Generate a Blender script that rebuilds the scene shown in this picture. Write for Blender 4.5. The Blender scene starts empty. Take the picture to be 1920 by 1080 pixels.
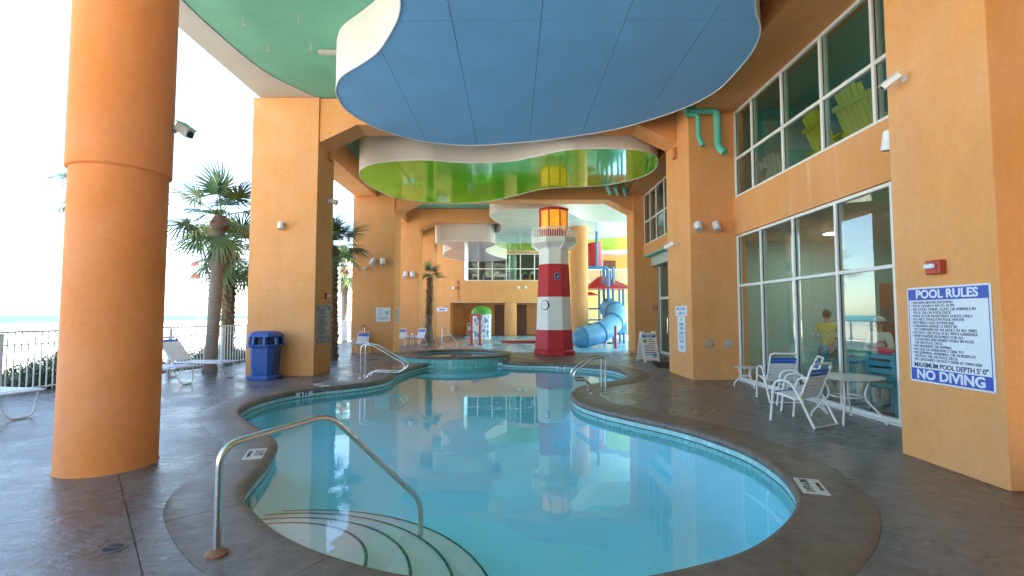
import bpy, bmesh, math, random
from mathutils import Vector, Matrix, geometry
R = math.radians
random.seed(7)
sc = bpy.context.scene
C = sc.collection

# ------------------------------------------------------------------ camera, sky, sun, exposure
cam_d = bpy.data.cameras.new('camera'); cam = bpy.data.objects.new('camera', cam_d); C.objects.link(cam)
cam.location = (0, 0, 1.5); cam.rotation_euler = (R(90 + 3.173), 0, 0)
cam_d.sensor_width = 36; cam_d.lens = 17.25; cam_d.clip_start = 0.05; cam_d.clip_end = 9000
sc.camera = cam
SUN_AZ, SUN_EL = 84, 58          # compass-like: measured from +Y towards +X
w = bpy.data.worlds.new('World'); sc.world = w; w.use_nodes = True
nt = w.node_tree; nt.nodes.clear()
sky = nt.nodes.new('ShaderNodeTexSky'); sky.sky_type = 'NISHITA'; sky.sun_disc = False
sky.sun_elevation = R(SUN_EL); sky.sun_rotation = R(SUN_AZ); sky.air_density = 1.0; sky.dust_density = 0.6; sky.ozone_density = 1.0
bg = nt.nodes.new('ShaderNodeBackground'); bg.inputs[1].default_value = 0.125
wo = nt.nodes.new('ShaderNodeOutputWorld')
nt.links.new(sky.outputs[0], bg.inputs[0]); nt.links.new(bg.outputs[0], wo.inputs[0])
sun_d = bpy.data.lights.new('sun', 'SUN'); sun_d.energy = 4.8; sun_d.angle = R(0.53); sun_d.color = (1, .95, .87)
sun = bpy.data.objects.new('sun', sun_d); C.objects.link(sun)
sdir = Vector((math.sin(R(SUN_AZ)) * math.cos(R(SUN_EL)), math.cos(R(SUN_AZ)) * math.cos(R(SUN_EL)), math.sin(R(SUN_EL))))
sun.rotation_euler = sdir.to_track_quat('Z', 'Y').to_euler(); sun.location = (30, 0, 60)
vs = sc.view_settings; vs.view_transform = 'Standard'; vs.look = 'None'; vs.exposure = 2.76; vs.gamma = 1.0
sc.render.engine = 'CYCLES'
cy = sc.cycles
cy.max_bounces = 10; cy.diffuse_bounces = 6; cy.glossy_bounces = 5; cy.transmission_bounces = 6; cy.transparent_max_bounces = 16
cy.caustics_reflective = False; cy.caustics_refractive = False; cy.blur_glossy = 0.5
cy.use_denoising = True; cy.sample_clamp_indirect = 6

# ------------------------------------------------------------------ materials
def nodes(name):
    m = bpy.data.materials.new(name); m.use_nodes = True
    t = m.node_tree
    return m, t, t.nodes['Principled BSDF'], t.nodes.new, t.links.new

def mat(name, col, rough=.6, var=0., vscale=2., bump=0., bscale=60., metal=0., coat=0., spec=.5, emit=None, estr=0., rvar=0., streak=0.):
    m, t, p, N, L = nodes(name)
    p.inputs['Base Color'].default_value = (*col, 1); p.inputs['Roughness'].default_value = rough
    p.inputs['Metallic'].default_value = metal; p.inputs['Specular IOR Level'].default_value = spec
    p.inputs['Coat Weight'].default_value = coat
    if emit: p.inputs['Emission Color'].default_value = (*emit, 1); p.inputs['Emission Strength'].default_value = estr
    if var or bump or rvar:
        tc = N('ShaderNodeTexCoord')
    if var or rvar:
        n = N('ShaderNodeTexNoise'); n.inputs['Scale'].default_value = vscale; n.inputs['Detail'].default_value = 7; n.inputs['Roughness'].default_value = .65
        src = tc.outputs['Object']
        if streak:
            mp = N('ShaderNodeMapping'); mp.inputs['Scale'].default_value = (1, 1, streak); L(src, mp.inputs[0]); src = mp.outputs[0]
        L(src, n.inputs['Vector'])
    if var:
        r = N('ShaderNodeMapRange'); r.inputs[1].default_value = .3; r.inputs[2].default_value = .7
        r.inputs[3].default_value = 1 - var; r.inputs[4].default_value = 1 + var
        L(n.outputs[0], r.inputs[0])
        hs = N('ShaderNodeHueSaturation'); hs.inputs['Color'].default_value = (*col, 1)
        L(r.outputs[0], hs.inputs['Value']); L(hs.outputs[0], p.inputs['Base Color'])
    if rvar:
        r2 = N('ShaderNodeMapRange'); r2.inputs[1].default_value = .3; r2.inputs[2].default_value = .7
        r2.inputs[3].default_value = max(.02, rough - rvar); r2.inputs[4].default_value = rough + rvar
        L(n.outputs[0], r2.inputs[0]); L(r2.outputs[0], p.inputs['Roughness'])
    if bump:
        b = N('ShaderNodeTexNoise'); b.inputs['Scale'].default_value = bscale; b.inputs['Detail'].default_value = 5
        L(tc.outputs['Object'], b.inputs['Vector'])
        bn = N('ShaderNodeBump'); bn.inputs['Strength'].default_value = bump; bn.inputs['Distance'].default_value = .02
        L(b.outputs[0], bn.inputs['Height']); L(bn.outputs[0], p.inputs['Normal'])
    return m

def deck_mat(name, col, col2, rough, stain):
    m, t, p, N, L = nodes(name)
    tc = N('ShaderNodeTexCoord')
    n = N('ShaderNodeTexNoise'); n.inputs['Scale'].default_value = 1.1; n.inputs['Detail'].default_value = 9; n.inputs['Roughness'].default_value = .68
    n2 = N('ShaderNodeTexNoise'); n2.inputs['Scale'].default_value = 7; n2.inputs['Detail'].default_value = 8; n2.inputs['Roughness'].default_value = .7; n2.inputs['Distortion'].default_value = .4
    L(tc.outputs['Object'], n.inputs['Vector']); L(tc.outputs['Object'], n2.inputs['Vector'])
    cr = N('ShaderNodeValToRGB'); cr.color_ramp.elements[0].position = .34; cr.color_ramp.elements[1].position = .68
    cr.color_ramp.elements[0].color = (*col, 1); cr.color_ramp.elements[1].color = (*col2, 1)
    L(n.outputs[0], cr.inputs[0])
    hs = N('ShaderNodeHueSaturation'); L(cr.outputs[0], hs.inputs['Color'])
    mr = N('ShaderNodeMapRange'); mr.inputs[1].default_value = .3; mr.inputs[2].default_value = .7; mr.inputs[3].default_value = .62; mr.inputs[4].default_value = 1.35
    L(n2.outputs[0], mr.inputs[0]); L(mr.outputs[0], hs.inputs['Value'])
    # chalky scuffs with thin ridges
    n3 = N('ShaderNodeTexNoise'); n3.inputs['Scale'].default_value = 2.3; n3.inputs['Detail'].default_value = 10; n3.inputs['Roughness'].default_value = .75; n3.inputs['Distortion'].default_value = .9
    L(tc.outputs['Object'], n3.inputs['Vector'])
    cs = N('ShaderNodeValToRGB'); cs.color_ramp.elements[0].position = .60; cs.color_ramp.elements[1].position = .74
    cs.color_ramp.elements[0].color = (0, 0, 0, 1); cs.color_ramp.elements[1].color = (stain, stain, stain, 1)
    L(n3.outputs[0], cs.inputs[0])
    mx = N('ShaderNodeMix'); mx.data_type = 'RGBA'
    L(cs.outputs[0], mx.inputs['Factor']); L(hs.outputs[0], mx.inputs['A']); mx.inputs['B'].default_value = (.30, .27, .25, 1)
    L(mx.outputs['Result'], p.inputs['Base Color'])
    rr = N('ShaderNodeMapRange'); rr.inputs[1].default_value = .35; rr.inputs[2].default_value = .65; rr.inputs[3].default_value = rough - .1; rr.inputs[4].default_value = rough + .14
    L(n.outputs[0], rr.inputs[0]); L(rr.outputs[0], p.inputs['Roughness'])
    # stamped slate relief
    v = N('ShaderNodeTexNoise'); v.inputs['Scale'].default_value = 5.5; v.inputs['Detail'].default_value = 9; v.inputs['Roughness'].default_value = .62; v.inputs['Distortion'].default_value = .5
    mp = N('ShaderNodeMapping'); mp.inputs['Scale'].default_value = (.7, 1.6, 1); mp.inputs['Rotation'].default_value = (0, 0, R(20))
    L(tc.outputs['Object'], mp.inputs[0]); L(mp.outputs[0], v.inputs['Vector'])
    b1 = N('ShaderNodeBump'); b1.inputs['Strength'].default_value = .55; b1.inputs['Distance'].default_value = .025
    L(v.outputs[0], b1.inputs['Height'])
    b2 = N('ShaderNodeBump'); b2.inputs['Strength'].default_value = .22; b2.inputs['Distance'].default_value = .006
    L(n2.outputs[0], b2.inputs['Height']); L(b1.outputs[0], b2.inputs['Normal']); L(b2.outputs[0], p.inputs['Normal'])
    p.inputs['Specular IOR Level'].default_value = .55
    return m

def pane_fresnel(t, ior):
    # unbent sheet: same reflectance from both sides
    N = t.nodes.new; L = t.links.new
    fr = N('ShaderNodeFresnel'); ge = N('ShaderNodeNewGeometry'); mr = N('ShaderNodeMapRange')
    mr.inputs[3].default_value = ior; mr.inputs[4].default_value = 1 / ior
    L(ge.outputs['Backfacing'], mr.inputs[0]); L(mr.outputs[0], fr.inputs[0])
    return fr

def stucco(name, col, drips=0.):
    m, t, p, N, L = nodes(name)
    tc = N('ShaderNodeTexCoord')
    def noise(scale, detail=6, rough=.6, msc=None):
        n = N('ShaderNodeTexNoise'); n.inputs['Scale'].default_value = scale; n.inputs['Detail'].default_value = detail; n.inputs['Roughness'].default_value = rough
        src = tc.outputs['Object']
        if msc: mp = N('ShaderNodeMapping'); mp.inputs['Scale'].default_value = msc; L(src, mp.inputs[0]); src = mp.outputs[0]
        L(src, n.inputs['Vector']); return n.outputs[0]
    def rng(x, a, b, lo=.3, hi=.7):
        r = N('ShaderNodeMapRange'); r.inputs[1].default_value = lo; r.inputs[2].default_value = hi; r.inputs[3].default_value = a; r.inputs[4].default_value = b; L(x, r.inputs[0]); return r.outputs[0]
    def mul(a, b): q = N('ShaderNodeMath'); q.operation = 'MULTIPLY'; L(a, q.inputs[0]); L(b, q.inputs[1]); return q.outputs[0]
    val = mul(mul(rng(noise(.8, 7), .95, 1.05), rng(noise(2.2, 6, .7, (1, 1, .12)), .95, 1.04)), rng(noise(14, 5, .7), .95, 1.05))
    hs = N('ShaderNodeHueSaturation'); hs.inputs['Color'].default_value = (*col, 1); L(val, hs.inputs['Value']); L(rng(noise(1.3), .94, 1.05), hs.inputs['Saturation'])
    out = hs.outputs[0]
    if drips:
        mx = N('ShaderNodeMix'); mx.data_type = 'RGBA'; L(rng(noise(3.2, 3, .5, (1, 1, .07)), 0, drips, .60, .70), mx.inputs['Factor']); L(out, mx.inputs['A']); mx.inputs['B'].default_value = (.78, .58, .38, 1); out = mx.outputs['Result']
    L(out, p.inputs['Base Color']); p.inputs['Roughness'].default_value = .85; p.inputs['Specular IOR Level'].default_value = .35
    b1 = N('ShaderNodeBump'); b1.inputs['Strength'].default_value = .14; b1.inputs['Distance'].default_value = .010; L(noise(70, 4), b1.inputs['Height'])
    b2 = N('ShaderNodeBump'); b2.inputs['Strength'].default_value = .25; b2.inputs['Distance'].default_value = .03; L(noise(2.5, 3), b2.inputs['Height']); L(b1.outputs[0], b2.inputs['Normal']); L(b2.outputs[0], p.inputs['Normal'])
    return m

def glass_mat(name, tint, ior=1.5):
    m = bpy.data.materials.new(name); m.use_nodes = True; t = m.node_tree; t.nodes.clear(); N = t.nodes.new; L = t.links.new
    o = N('ShaderNodeOutputMaterial'); mx = N('ShaderNodeMixShader'); fr = pane_fresnel(t, ior)
    tr = N('ShaderNodeBsdfTransparent'); tr.inputs[0].default_value = (*tint, 1)
    gl = N('ShaderNodeBsdfGlossy'); gl.inputs['Roughness'].default_value = .01
    L(fr.outputs[0], mx.inputs[0]); L(tr.outputs[0], mx.inputs[1]); L(gl.outputs[0], mx.inputs[2]); L(mx.outputs[0], o.inputs[0])
    return m

def water_mat(name, density, absorb, rip=.05):
    m = bpy.data.materials.new(name); m.use_nodes = True; t = m.node_tree; t.nodes.clear(); N = t.nodes.new; L = t.links.new
    o = N('ShaderNodeOutputMaterial'); mx = N('ShaderNodeMixShader'); fr = pane_fresnel(t, 1.45)
    tr = N('ShaderNodeBsdfTransparent'); gl = N('ShaderNodeBsdfGlossy'); gl.inputs['Roughness'].default_value = .015
    tc = N('ShaderNodeTexCoord'); n = N('ShaderNodeTexNoise'); n.inputs['Scale'].default_value = 1.3; n.inputs['Detail'].default_value = 2
    n.inputs['Distortion'].default_value = .6
    L(tc.outputs['Object'], n.inputs['Vector'])
    b = N('ShaderNodeBump'); b.inputs['Strength'].default_value = rip; b.inputs['Distance'].default_value = .05
    L(n.outputs[0], b.inputs['Height']); L(b.outputs[0], gl.inputs['Normal']); L(b.outputs[0], fr.inputs['Normal'])
    L(fr.outputs[0], mx.inputs[0]); L(tr.outputs[0], mx.inputs[1]); L(gl.outputs[0], mx.inputs[2]); L(mx.outputs[0], o.inputs[0])
    if density:
        va = N('ShaderNodeVolumeAbsorption'); va.inputs[0].default_value = (*absorb, 1); va.inputs[1].default_value = density
        L(va.outputs[0], o.inputs['Volume'])
    return m

ORANGE = stucco('orange stucco', (.72, .335, .125))
SPANDREL = stucco('orange stucco with pale drips', (.72, .335, .125), .35)
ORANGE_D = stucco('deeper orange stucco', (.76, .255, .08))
YELLOW_W = mat('yellow stucco', (.80, .47, .14), .85, .05, 1, .15, 90)
TEAL = mat('teal ceiling paint', (.145, .42, .32), .7, .08, 1.4, .12, 30)
TEAL_P = mat('teal pipe paint', (.12, .52, .42), .45, .08, 6)
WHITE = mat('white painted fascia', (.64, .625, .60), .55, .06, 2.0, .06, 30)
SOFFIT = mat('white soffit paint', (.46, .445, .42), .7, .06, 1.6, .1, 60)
WMETAL = mat('white painted aluminium', (.78, .78, .76), .38, .04, 5)
BLUEC = mat('blue cloud paint', (.165, .44, .80), .55, .09, 1.1, .05, 20, rvar=.08)
GREENC = mat('glossy green cloud paint', (.19, .82, .012), .07, .10, .8, .05, 1.6, coat=.5, spec=.7)
AQUAC = mat('pale aqua cloud paint', (.52, .72, .66), .14, .12, .9, .05, 1.8, spec=.7)
LAVC = mat('lavender grey cloud paint', (.44, .42, .53), .14, .06, 1, .04, 2, spec=.6)
GREENC2 = mat('far green cloud paint', (.36, .50, .03), .2, .2, .6)
BLACKRUB = mat('black rubber', (.02, .02, .02), .8)
DECK = deck_mat('stamped concrete', (.115, .095, .090), (.21, .182, .172), .29, .5)
COPE = deck_mat('coping concrete', (.125, .086, .068), (.19, .146, .120), .42, .45)
BASE_D = mat('joint bed', (.05, .045, .042), .9)
PLASTER = mat('aqua pool plaster', (.36, .86, .99), .7, .04, 1.2)
STEPP = mat('white step plaster', (.74, .87, .90), .7, .04, 3)
TILE = mat('turquoise glazed tile', (.20, .55, .52), .18, .30, 11)
TILE_L = mat('pale limescaled tile', (.42, .62, .60), .4, .25, 6)
TILE_D = mat('dark teal trim tile', (.01, .10, .12), .2)
WATER = water_mat('pool water', .14, (.10, .93, .99))
SPAW = water_mat('spa water', .15, (.05, .8, .85), .05)
STEEL = mat('stainless steel', (.62, .60, .57), .16, .05, 8, metal=1.0)
RUST = mat('rusty brown flange', (.30, .14, .07), .6, .3, 20)
GLASS = glass_mat('window glass', (.84, .93, .92), 1.85)
GLASS_U = glass_mat('upper window glass', (.74, .84, .82), 1.55)
LAMPGLASS = None
RED = mat('red painted siding', (.60, .02, .03), .5, .10, 3, .05, 30)
REDP = mat('red plastic', (.52, .02, .02), .3, .05, 3)
LHWHITE = mat('lighthouse white paint', (.90, .91, .91), .5, .05, 3)
BLUEPL = mat('blue bin plastic', (.02, .075, .27), .42, .06, 4, .05, 120)
BLUEST = mat('blue vinyl strap', (.03, .12, .55), .4)
WSTRAP = mat('white vinyl strap', (.75, .75, .74), .45, .04, 10)
BLUESL = mat('blue slide plastic', (.13, .33, .52), .35, .16, 3)
BLUEPO = mat('blue post paint', (.05, .20, .38), .35)
SIGNBLUE = mat('sign blue', (.03, .08, .42), .4)
SIGNW = mat('sign white', (.68, .72, .80), .4)
SIGNG = mat('grey sign board', (.40, .41, .45), .5, .06, 8)  # greyer and darker than the white board colour
INK = mat('dark navy print', (.02, .03, .10), .5)
BLACK = mat('black print', (.015, .015, .015), .5)
GREY = mat('grey plastic', (.45, .44, .42), .5)
LENS = mat('dark lens', (.01, .01, .012), .1)
REDBOX = mat('red alarm box', (.42, .05, .03), .4)
ORBOX = mat('orange painted box', (.55, .20, .06), .5)
SAND = mat('beach sand', (.62, .55, .44), .95, .08, .3, .3, 6)
TABLE_M = mat('frosted table top', (.55, .55, .53), .35)
TRUNK = mat('grey palm bark', (.20, .165, .135), .9, .25, 6, .5, 25, streak=6)
TRUNK_B = mat('brown palm boots', (.13, .085, .055), .9, .35, 9, .4, 30)
FRONDG = mat('palm green', (.085, .15, .045), .5, .35, 4)
FRONDY = mat('yellowing palm green', (.16, .18, .055), .55, .3, 4)
FRONDD = mat('dry palm brown', (.23, .17, .09), .8, .3, 4)
DUNE = mat('dune shrub green', (.12, .15, .07), .9, .4, 2)
FENCE = mat('grey white fence paint', (.80, .80, .80), .4, .05, 4)
FENCE_D = mat('dark fence rail', (.16, .16, .17), .4)
SEA = mat('sea water', (.03, .16, .19), .55, .3, .02, .4, .6)
FOAM = mat('surf foam', (.85, .87, .88), .8)
PADBLUE = mat('splash pad blue paint', (.30, .58, .72), .25, .12, .8, rvar=.1)
PADTAN = mat('splash pad tan paint', (.48, .36, .27), .35, .15, 1)
IN_TEAL = mat('interior teal wall', (.30, .52, .52), .7, .04, 1)
IN_CREAM = mat('interior cream', (.50, .54, .48), .8, .04, 1)
IN_FLOOR = mat('interior floor', (.22, .19, .15), .35, .15, 3)
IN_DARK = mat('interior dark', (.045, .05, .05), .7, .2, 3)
BROWN = mat('brown door', (.14, .055, .03), .5, .2, 3)
WOODOR = mat('orange door', (.62, .24, .06), .5)
YELLOWCH = mat('yellow chair paint', (.72, .60, .04), .45, .06, 3)
TEALCH = mat('teal chair paint', (.05, .30, .40), .45)
SKIN = mat('skin', (.48, .26, .17), .5)
SHIRTY = mat('yellow shirt', (.62, .45, .10), .8, .15, 12)
JACKET = mat('cream jacket', (.62, .57, .47), .8, .08, 14)
PANTS = mat('dark teal shorts', (.03, .10, .12), .8)
KHAKI = mat('khaki trousers', (.30, .24, .15), .8)
HAIR = mat('brown hair', (.08, .045, .025), .7)
PINK = mat('pink cloth', (.75, .06, .13), .7)
GREENP = mat('green print', (.10, .50, .12), .6)
AMBER = mat('amber lantern panel', (.80, .34, .02), .4, .35, 5, emit=(1, .42, .03), estr=.10)
LIT = mat('lit lamp', (1, 1, 1), .5, emit=(1, .88, .65), estr=6)
DIFF = mat('lit ceiling panel', (1, 1, 1), .5, emit=(1, .93, .78), estr=20)
PURPLE = mat('pale graphics blue', (.12, .25, .55), .5)

# ------------------------------------------------------------------ geometry helpers
class MB:
    def __init__(s): s.v = []; s.f = []
    def quad(s, *p):
        n = len(s.v); s.v += [tuple(q) for q in p]; s.f.append(tuple(range(n, n + len(p)))); return s
    def box(s, x0, x1, y0, y1, z0, z1, M=None):
        n = len(s.v)
        c = [(x0,y0,z0),(x1,y0,z0),(x1,y1,z0),(x0,y1,z0),(x0,y0,z1),(x1,y0,z1),(x1,y1,z1),(x0,y1,z1)]
        if M is not None: c = [tuple(M @ Vector(q)) for q in c]
        s.v += c
        s.f += [tuple(n+i for i in q) for q in ((0,3,2,1),(4,5,6,7),(0,1,5,4),(1,2,6,5),(2,3,7,6),(3,0,4,7))]
        return s
    def prism(s, poly, z0, z1, axis='z'):
        n = len(s.v); k = len(poly)
        def P(a, b, z):
            return (a, b, z) if axis == 'z' else ((a, z, b) if axis == 'y' else (z, a, b))
        s.v += [P(a, b, z0) for a, b in poly] + [P(a, b, z1) for a, b in poly]
        s.f.append(tuple(range(n + k - 1, n - 1, -1))); s.f.append(tuple(range(n + k, n + 2 * k)))
        for i in range(k):
            j = (i + 1) % k; s.f.append((n + i, n + j, n + k + j, n + k + i))
        return s
    def lathe(s, prof, n=24, cx=0, cy=0, cap=True, a0=0.):
        b = len(s.v)
        for r, z in prof:
            for i in range(n):
                a = a0 + 2 * math.pi * i / n; s.v.append((cx + r * math.cos(a), cy + r * math.sin(a), z))
        for j in range(len(prof) - 1):
            for i in range(n):
                k = (i + 1) % n; s.f.append((b + j*n + i, b + j*n + k, b + (j+1)*n + k, b + (j+1)*n + i))
        if cap:
            s.f.append(tuple(b + i for i in reversed(range(n)))); s.f.append(tuple(b + (len(prof)-1)*n + i for i in range(n)))
        return s
    def tube(s, pts, r, n=8, closed=False, cap=True):
        pts = [Vector(p) for p in pts]; b = len(s.v); k = len(pts)
        rr = r if isinstance(r, (list, tuple)) else [r] * k
        up = None
        for i, p in enumerate(pts):
            if closed: t = pts[(i+1) % k] - pts[i-1]
            else: t = pts[min(i+1, k-1)] - pts[max(i-1, 0)]
            t.normalize()
            if up is None:
                up = Vector((0, 0, 1)) if abs(t.z) < .9 else Vector((0, 1, 0))
            x = up.cross(t)
            if x.length < 1e-5: x = Vector((1, 0, 0)).cross(t)
            x.normalize(); y = t.cross(x); up = y
            for q in range(n):
                a = 2 * math.pi * q / n
                s.v.append(tuple(p + x * (rr[i] * math.cos(a)) + y * (rr[i] * math.sin(a))))
        m = k if closed else k - 1
        for i in range(m):
            i2 = (i + 1) % k
            for q in range(n):
                q2 = (q + 1) % n; s.f.append((b + i*n + q, b + i*n + q2, b + i2*n + q2, b + i2*n + q))
        if cap and not closed:
            s.f.append(tuple(b + i for i in reversed(range(n)))); s.f.append(tuple(b + (k-1)*n + i for i in range(n)))
        return s
    def sphere(s, c, r, n=14, m=8, sc=(1, 1, 1)):
        prof = [(max(1e-4, math.sin(math.pi * i / m)) , -math.cos(math.pi * i / m)) for i in range(m + 1)]
        b = len(s.v); s.lathe(prof, n)
        for i in range(b, len(s.v)):
            x, y, z = s.v[i]; s.v[i] = (c[0] + x*r*sc[0], c[1] + y*r*sc[1], c[2] + z*r*sc[2])
        return s
    def mesh(s, name, m, smooth=False, angle=40):
        me = bpy.data.meshes.new(name); me.from_pydata(s.v, [], s.f)
        bm = bmesh.new(); bm.from_mesh(me); bmesh.ops.recalc_face_normals(bm, faces=bm.faces); bm.to_mesh(me); bm.free()
        if m: me.materials.append(m)
        if smooth:
            me.shade_smooth(); me.set_sharp_from_angle(angle=R(angle))
        return me
    def build(s, name, m, parent=None, smooth=False, bevel=0., angle=40):
        o = bpy.data.objects.new(name, s.mesh(name, m, smooth, angle)); C.objects.link(o)
        if parent is not None: o.parent = parent
        if bevel:
            bv = o.modifiers.new('bevel', 'BEVEL'); bv.width = bevel; bv.segments = 2; bv.limit_method = 'ANGLE'; bv.angle_limit = R(40)
        return o

def tag(o, label, cat=None, group=None, kind=None):
    o['label'] = label
    if cat: o['category'] = cat
    if group: o['group'] = group
    if kind: o['kind'] = kind
    return o
def struct(o): o['kind'] = 'structure'; return o
def thing(name, label, cat, loc=(0, 0, 0), rot=(0, 0, 0), group=None):
    o = bpy.data.objects.new(name, None); C.objects.link(o); o.empty_display_size = .1
    o.location = loc; o.rotation_euler = rot if isinstance(rot, (tuple, list)) else (0, 0, rot)
    return tag(o, label, cat, group)
def inst(name, me, parent, loc=(0, 0, 0), rot=(0, 0, 0), scale=(1, 1, 1)):
    o = bpy.data.objects.new(name, me); C.objects.link(o); o.parent = parent
    o.location = loc; o.rotation_euler = rot; o.scale = scale
    return o
def copy_tree(o, label, parent=None):
    c = o.copy(); C.objects.link(c); c.parent = parent
    if label: c['label'] = label
    for ch in list(o.children): copy_tree(ch, None, c)
    return c
def spline(P, per=8, closed=True):
    out = []; n = len(P)
    rng = range(n) if closed else range(n - 1)
    for i in rng:
        g = (lambda k: Vector((*P[k % n], 0)[:3])) if closed else (lambda k: Vector((*P[max(0, min(n-1, k))], 0)[:3]))
        a, b, c, d = g(i-1), g(i), g(i+1), g(i+2)
        for k in range(per):
            t = k / per
            out.append(.5 * ((2*b) + (c-a)*t + (2*a-5*b+4*c-d)*t*t + (3*b-a-3*c+d)*t**3))
    if not closed: out.append(Vector((*P[-1], 0)[:3]))
    return out
def resample(pts, step, closed=True):
    pts = [Vector(p) for p in pts]
    if closed: pts = pts + [pts[0]]
    out = []; acc = 0.; nxt = 0.
    for a, b in zip(pts, pts[1:]):
        d = (b - a).length
        while nxt <= acc + d - 1e-9:
            out.append(a.lerp(b, (nxt - acc) / d)); nxt += step
        acc += d
    if closed and (out[-1] - pts[0]).length < step * .5: out.pop()
    return out
def round_path(pts, rad, n=5):
    pts = [Vector(p) for p in pts]; out = [pts[0]]
    for i in range(1, len(pts) - 1):
        p = pts[i]; a = pts[i-1] - p; b = pts[i+1] - p
        d = min(rad, a.length * .48, b.length * .48)
        pa = p + a.normalized() * d; pb = p + b.normalized() * d
        for k in range(n + 1):
            t = k / n; out.append((1-t)**2 * pa + 2*t*(1-t) * p + t*t * pb)
    out.append(pts[-1]); return out
def flat_cells(loops, cells):
    """loops: outer polygon and holes (2D vectors). cells: lists of (point, outward normal) cutting planes. Returns 2D-cut bmeshes."""
    vl = [[Vector((p[0], p[1], 0)) for p in l] for l in loops]
    allv = [v for l in vl for v in l]
    tris = geometry.tessellate_polygon(vl)
    base = bpy.data.meshes.new('tmp'); base.from_pydata([tuple(v) for v in allv], [], [tuple(t) for t in tris])
    res = []
    for planes in cells:
        bm = bmesh.new(); bm.from_mesh(base)
        for co, no in planes:
            if not bm.faces: break
            bmesh.ops.bisect_plane(bm, geom=bm.verts[:] + bm.edges[:] + bm.faces[:], plane_co=(*co, 0), plane_no=(*no, 0), clear_outer=True)
        if bm.faces and sum(f.calc_area() for f in bm.faces) > .01:
            bmesh.ops.remove_doubles(bm, verts=bm.verts, dist=1e-4)
            bmesh.ops.dissolve_limit(bm, angle_limit=.01, verts=bm.verts, edges=bm.edges)
            for f in bm.faces:
                f.normal_update()
                if f.normal.z < 0: f.normal_flip()
            res.append(bm)
        else: bm.free()
    bpy.data.meshes.remove(base)
    return res
def slab_from(bm, name, m, parent, z, depth, bev=0.):
    ed = [e for e in bm.edges if e.is_boundary]
    r = bmesh.ops.extrude_edge_only(bm, edges=ed)
    for v in r['geom']:
        if isinstance(v, bmesh.types.BMVert): v.co.z -= depth
    for v in bm.verts: v.co.z += z
    bmesh.ops.recalc_face_normals(bm, faces=bm.faces)
    me = bpy.data.meshes.new(name); bm.to_mesh(me); bm.free(); me.materials.append(m)
    o = bpy.data.objects.new(name, me); C.objects.link(o); o.parent = parent
    return o
def text(parent, s, size, m, loc, rot=(0, 0, 0), align='CENTER', off=0., sx=1., name='lettering', depth=.0012):
    cu = bpy.data.curves.new('txt', 'FONT'); cu.body = s; cu.size = size; cu.align_x = align; cu.align_y = 'CENTER'
    cu.extrude = depth; cu.offset = off; cu.resolution_u = 3
    t = bpy.data.objects.new('txt', cu); C.objects.link(t)
    dg = bpy.context.evaluated_depsgraph_get()
    me = bpy.data.meshes.new_from_object(t.evaluated_get(dg)); me.materials.clear(); me.materials.append(m)
    bpy.data.objects.remove(t); bpy.data.curves.remove(cu)
    o = bpy.data.objects.new(name, me); C.objects.link(o); o.parent = parent
    o.location = loc; o.rotation_euler = rot; o.scale = (sx, 1, 1)
    return o
FACE_W = (R(90), 0, R(-90))     # local X right, Y up, Z out of a wall that faces -X
FACE_E = (R(90), 0, R(90))      # a wall that faces +X
FACE_S = (R(90), 0, 0)          # a wall that faces -Y (towards the camera)

# ------------------------------------------------------------------ beach, sea
def terrain():
    b = MB(); xs = [60, -9.3, -10.2, -12, -16, -30, -60, -95, -120, -140, -400]
    zs = [-.9, -.9, -.55, -.5, -.8, -1.0, -1.1, -1.5, -1.8, -2.3, -8]
    ys = [-300, -60, -20, 0, 10, 20, 30, 45, 70, 120, 250, 600, 2000]
    for y in ys:
        for x, z in zip(xs, zs): b.v.append((x, y, z + (.12 * math.sin(x * .9 + y * .7) if -30 < x < -10 else 0)))
    n = len(xs)
    for j in range(len(ys) - 1):
        for i in range(n - 1): b.f.append((j*n+i, j*n+i+1, (j+1)*n+i+1, (j+1)*n+i))
    o = b.build('ground', SAND, smooth=True); struct(o)
terrain()
struct(MB().quad((-112, -1500, -1.93), (-112, 6000, -1.93), (-8000, 6000, -1.93), (-8000, -1500, -1.93)).build('sea', SEA))
for i, (x, wd) in enumerate(((-113.5, 7), (-132, 9), (-158, 8), (-196, 10))):
    P = [(x + random.uniform(-2.5, 2.5), y) for y in range(-100, 900, 40)]
    L = spline(P, 4, False); b = MB()
    for a, c in zip(L, L[1:]):
        wa = wd * (.5 + .5 * random.random())
        b.quad((a.x - wd, a.y, -1.90), (a.x + wd * .4, a.y, -1.90), (c.x + wd * .4, c.y, -1.90), (c.x - wd, c.y, -1.90))
        b.quad((a.x - wd, a.y, -1.90), (c.x - wd, c.y, -1.90), (c.x - wd - .8, c.y, -1.92), (a.x - wd - .8, a.y, -1.92))
    o = b.build('surf', FOAM); struct(o)

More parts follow.
